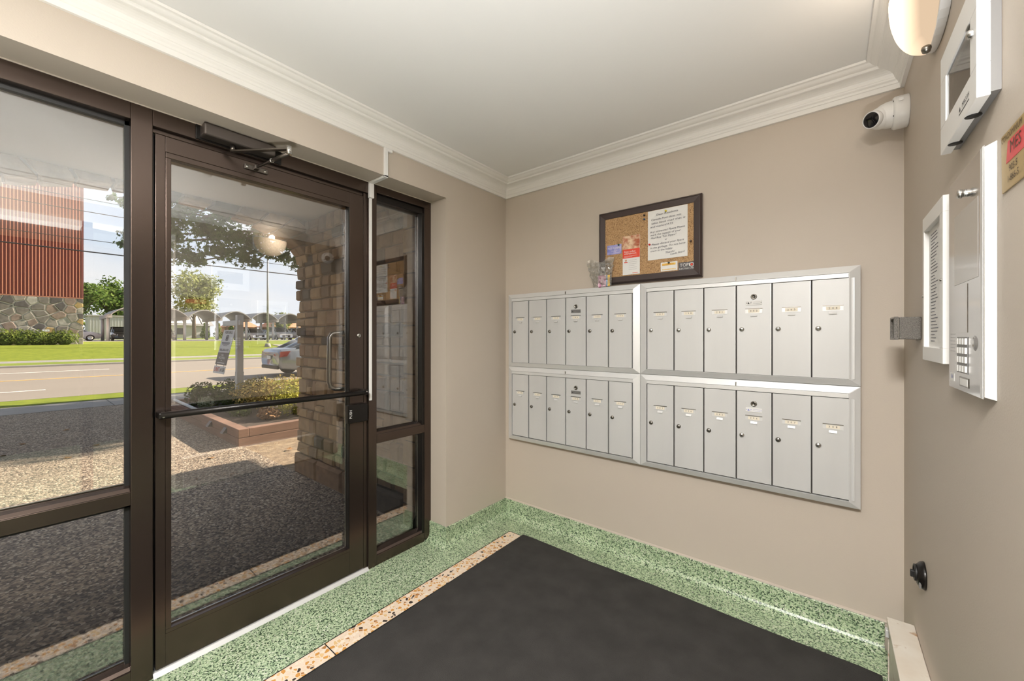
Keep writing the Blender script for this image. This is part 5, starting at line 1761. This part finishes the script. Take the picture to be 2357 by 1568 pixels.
# ------------------------------------------------------------------ lamp pole, wires
lp = thing('lamp_pole', 'slim grey lamp pole on a concrete footing across the road', 'pole', (-36.5, 13.07, .5))
MB().cyl((-36.5, 13.07, .9), (-36.5, 13.07, 9.5), .085, .06, 12).build('shaft', POLEM, lp)
MB().cyl((-36.5, 13.07, .45), (-36.5, 13.07, .82), .27, .17, 12).build('footing', CONC, lp)
MB().tube([(-36.5, 13.07, 9.45), (-36.1, 13.07, 9.7), (-35.2, 13.07, 9.75)], .04, 8).build('arm', POLEM, lp)
MB().box(-35.3, -34.6, 12.93, 13.21, 9.68, 9.80).build('lamp_head', POLEM, lp, .03)
for z0, r_, lb in ((5.62, .032, 'thick lowest overhead cable crossing above the road'), (6.22, .016, 'thin second overhead cable above the thick one'),
                   (7.62, .018, 'thin third overhead cable above the road'), (8.25, .018, 'thin topmost overhead cable above the road')):
    pts_ = []
    for i in range(25):
        s_ = i / 24
        pts_.append((-29.0, -34 + 100 * s_, z0 + 1.0 * (2 * s_ - .72) ** 2))
    MB().tube(pts_, r_, 6).build('overhead_cable', WIREM, None, label=lb, cat='cable', group='overhead cables')

# ------------------------------------------------------------------ far background
def far_tree(label, x, y, zc, r_, n, m, seed, sz=.6):
    rng = random.Random(seed)
    cl_ = []
    for i in range(16):
        a = rng.uniform(0, 2 * PI); q = rng.uniform(.1, .75) * r_; h = rng.uniform(-.55, .75)
        cl_.append(((x + q * math.cos(a) * .9, y + q * math.sin(a), zc + h * r_ * .8), (r_ * .42, r_ * .42, r_ * .34), 1))
    tree('far_tree', label, (x, y, 1.0), zc, cl_, n, sz, m, seed, 'leaf', .35, .4, 'trees in the distance')


far_tree('broad green tree behind the carport beside the red building', -104, 11.0, 8.0, 5.2, 3200, FARLEAF, 61)
far_tree('pale green tree behind the carport, right of the door frame', -92, 20.6, 8.9, 5.6, 3400, FARLEAF2, 62)
far_tree('dark tree low behind the red building corner', -88, 5.0, 5.5, 5.0, 2200, FARLEAF, 63)
far_tree('pale tree glimpsed under the carport vaults by the lamp pole', -86, 33.0, 4.2, 2.6, 1400, FARLEAF2, 64, .45)
for i, (y, lb) in enumerate(((20.3, 'dark conical shrub beyond the carport, leftmost of three'), (22.2, 'pale conical shrub beyond the carport, middle of three'), (24.2, 'dark conical shrub beyond the carport, rightmost of three'))):
    t = thing('conifer', lb, 'shrub', (-84, y, 1.1), 'conical shrubs beyond the carport')
    rg = random.Random(70 + i)
    c_ = [((-84, y, 1.8), (.75, .75, .8), 3), ((-84, y, 2.7), (.5, .5, .7), 2), ((-84, y, 3.4), (.25, .25, .5), 1)]
    o = leaves(900, c_, .28, rg, shell=.5).build('foliage', FARLEAF if i != 1 else FARLEAF2, t); o['kind'] = 'stuff'
    MB().cyl((-84, y, 1.0), (-84, y, 1.8), .08, .06, 8).build('stem', BARK, t)

sh_ = thing('white_shed', 'white clad shed behind the carport beside the red building', 'shed', (-80, 8.4, 1.0))
B('walls', SHEDW, sh_, -84, -80, 6.2, 11.4, 1.0, 4.3)
MB().hexa([(-84.2, 6.0, 4.3), (-79.8, 6.0, 4.3), (-79.8, 11.6, 4.3), (-84.2, 11.6, 4.3)], [(-84.2, 6.0, 4.6), (-79.8, 6.0, 4.45), (-79.8, 11.6, 4.45), (-84.2, 11.6, 4.6)]).build('roof', SHELL, sh_)
for i in range(17):
    B('batten', POSTW, sh_, -80, -79.93, 6.35 + i * .31, 6.41 + i * .31, 1.0, 4.3)
gr_ = thing('grey_house', 'low house with a pale panelled roof seen under the carport', 'house', (-105, 22, 1.1))
B('walls', SHEDW, gr_, -112, -104, 18.5, 26.0, 1.1, 3.8)
MB().hexa([(-112.5, 18, 3.8), (-103.3, 18, 3.8), (-103.3, 26.5, 3.8), (-112.5, 26.5, 3.8)], [(-109, 18.2, 6.0), (-107, 18.2, 6.0), (-107, 26.3, 6.0), (-109, 26.3, 6.0)]).build('roof', ROOFGR, gr_)
for i in range(5):
    a = Vector((-103.7, 18.8 + i * 1.45, 4.10)); b = Vector((-106.6, 18.8 + i * 1.45, 5.82))
    MB().hexa([a, a + Vector((0, 1.2, 0)), b + Vector((0, 1.2, 0)), b], [a + Vector((.05, 0, .08)), a + Vector((.05, 1.2, .08)), b + Vector((.05, 1.2, .08)), b + Vector((.05, 0, .08))]).build('roof_panel', SHEDW, gr_)
B('window', CARGLASS, gr_, -104, -103.95, 20, 21.5, 1.9, 3.2)
for hx_, hy0, hy1, lb in ((-92, 34.0, 44.0, 'brick house with an orange tiled roof seen under the carport by the stone pier'), (-98, 28.5, 33.0, 'brick house with an orange roof seen under the carport beside the lamp pole')):
    h = thing('brick_house', lb, 'house', (hx_, (hy0 + hy1) / 2, 1.1), 'brick houses beyond the carport')
    B('walls', BRICKF, h, hx_ - 8, hx_, hy0, hy1, 1.1, 3.5)
    MB().hexa([(hx_ - 8.5, hy0 - .4, 3.5), (hx_ + .5, hy0 - .4, 3.5), (hx_ + .5, hy1 + .4, 3.5), (hx_ - 8.5, hy1 + .4, 3.5)],
              [(hx_ - 4.5, hy0 + 1.5, 5.4), (hx_ - 3.5, hy0 + 1.5, 5.4), (hx_ - 3.5, hy1 - 1.5, 5.4), (hx_ - 4.5, hy1 - 1.5, 5.4)]).build('roof', ROOFOR, h)
    for q in range(3):
        yy = hy0 + (hy1 - hy0) * (q + .5) / 3
        B('window', CARGLASS, h, hx_, hx_ + .04, yy - .5, yy + .5, 1.9, 3.0)
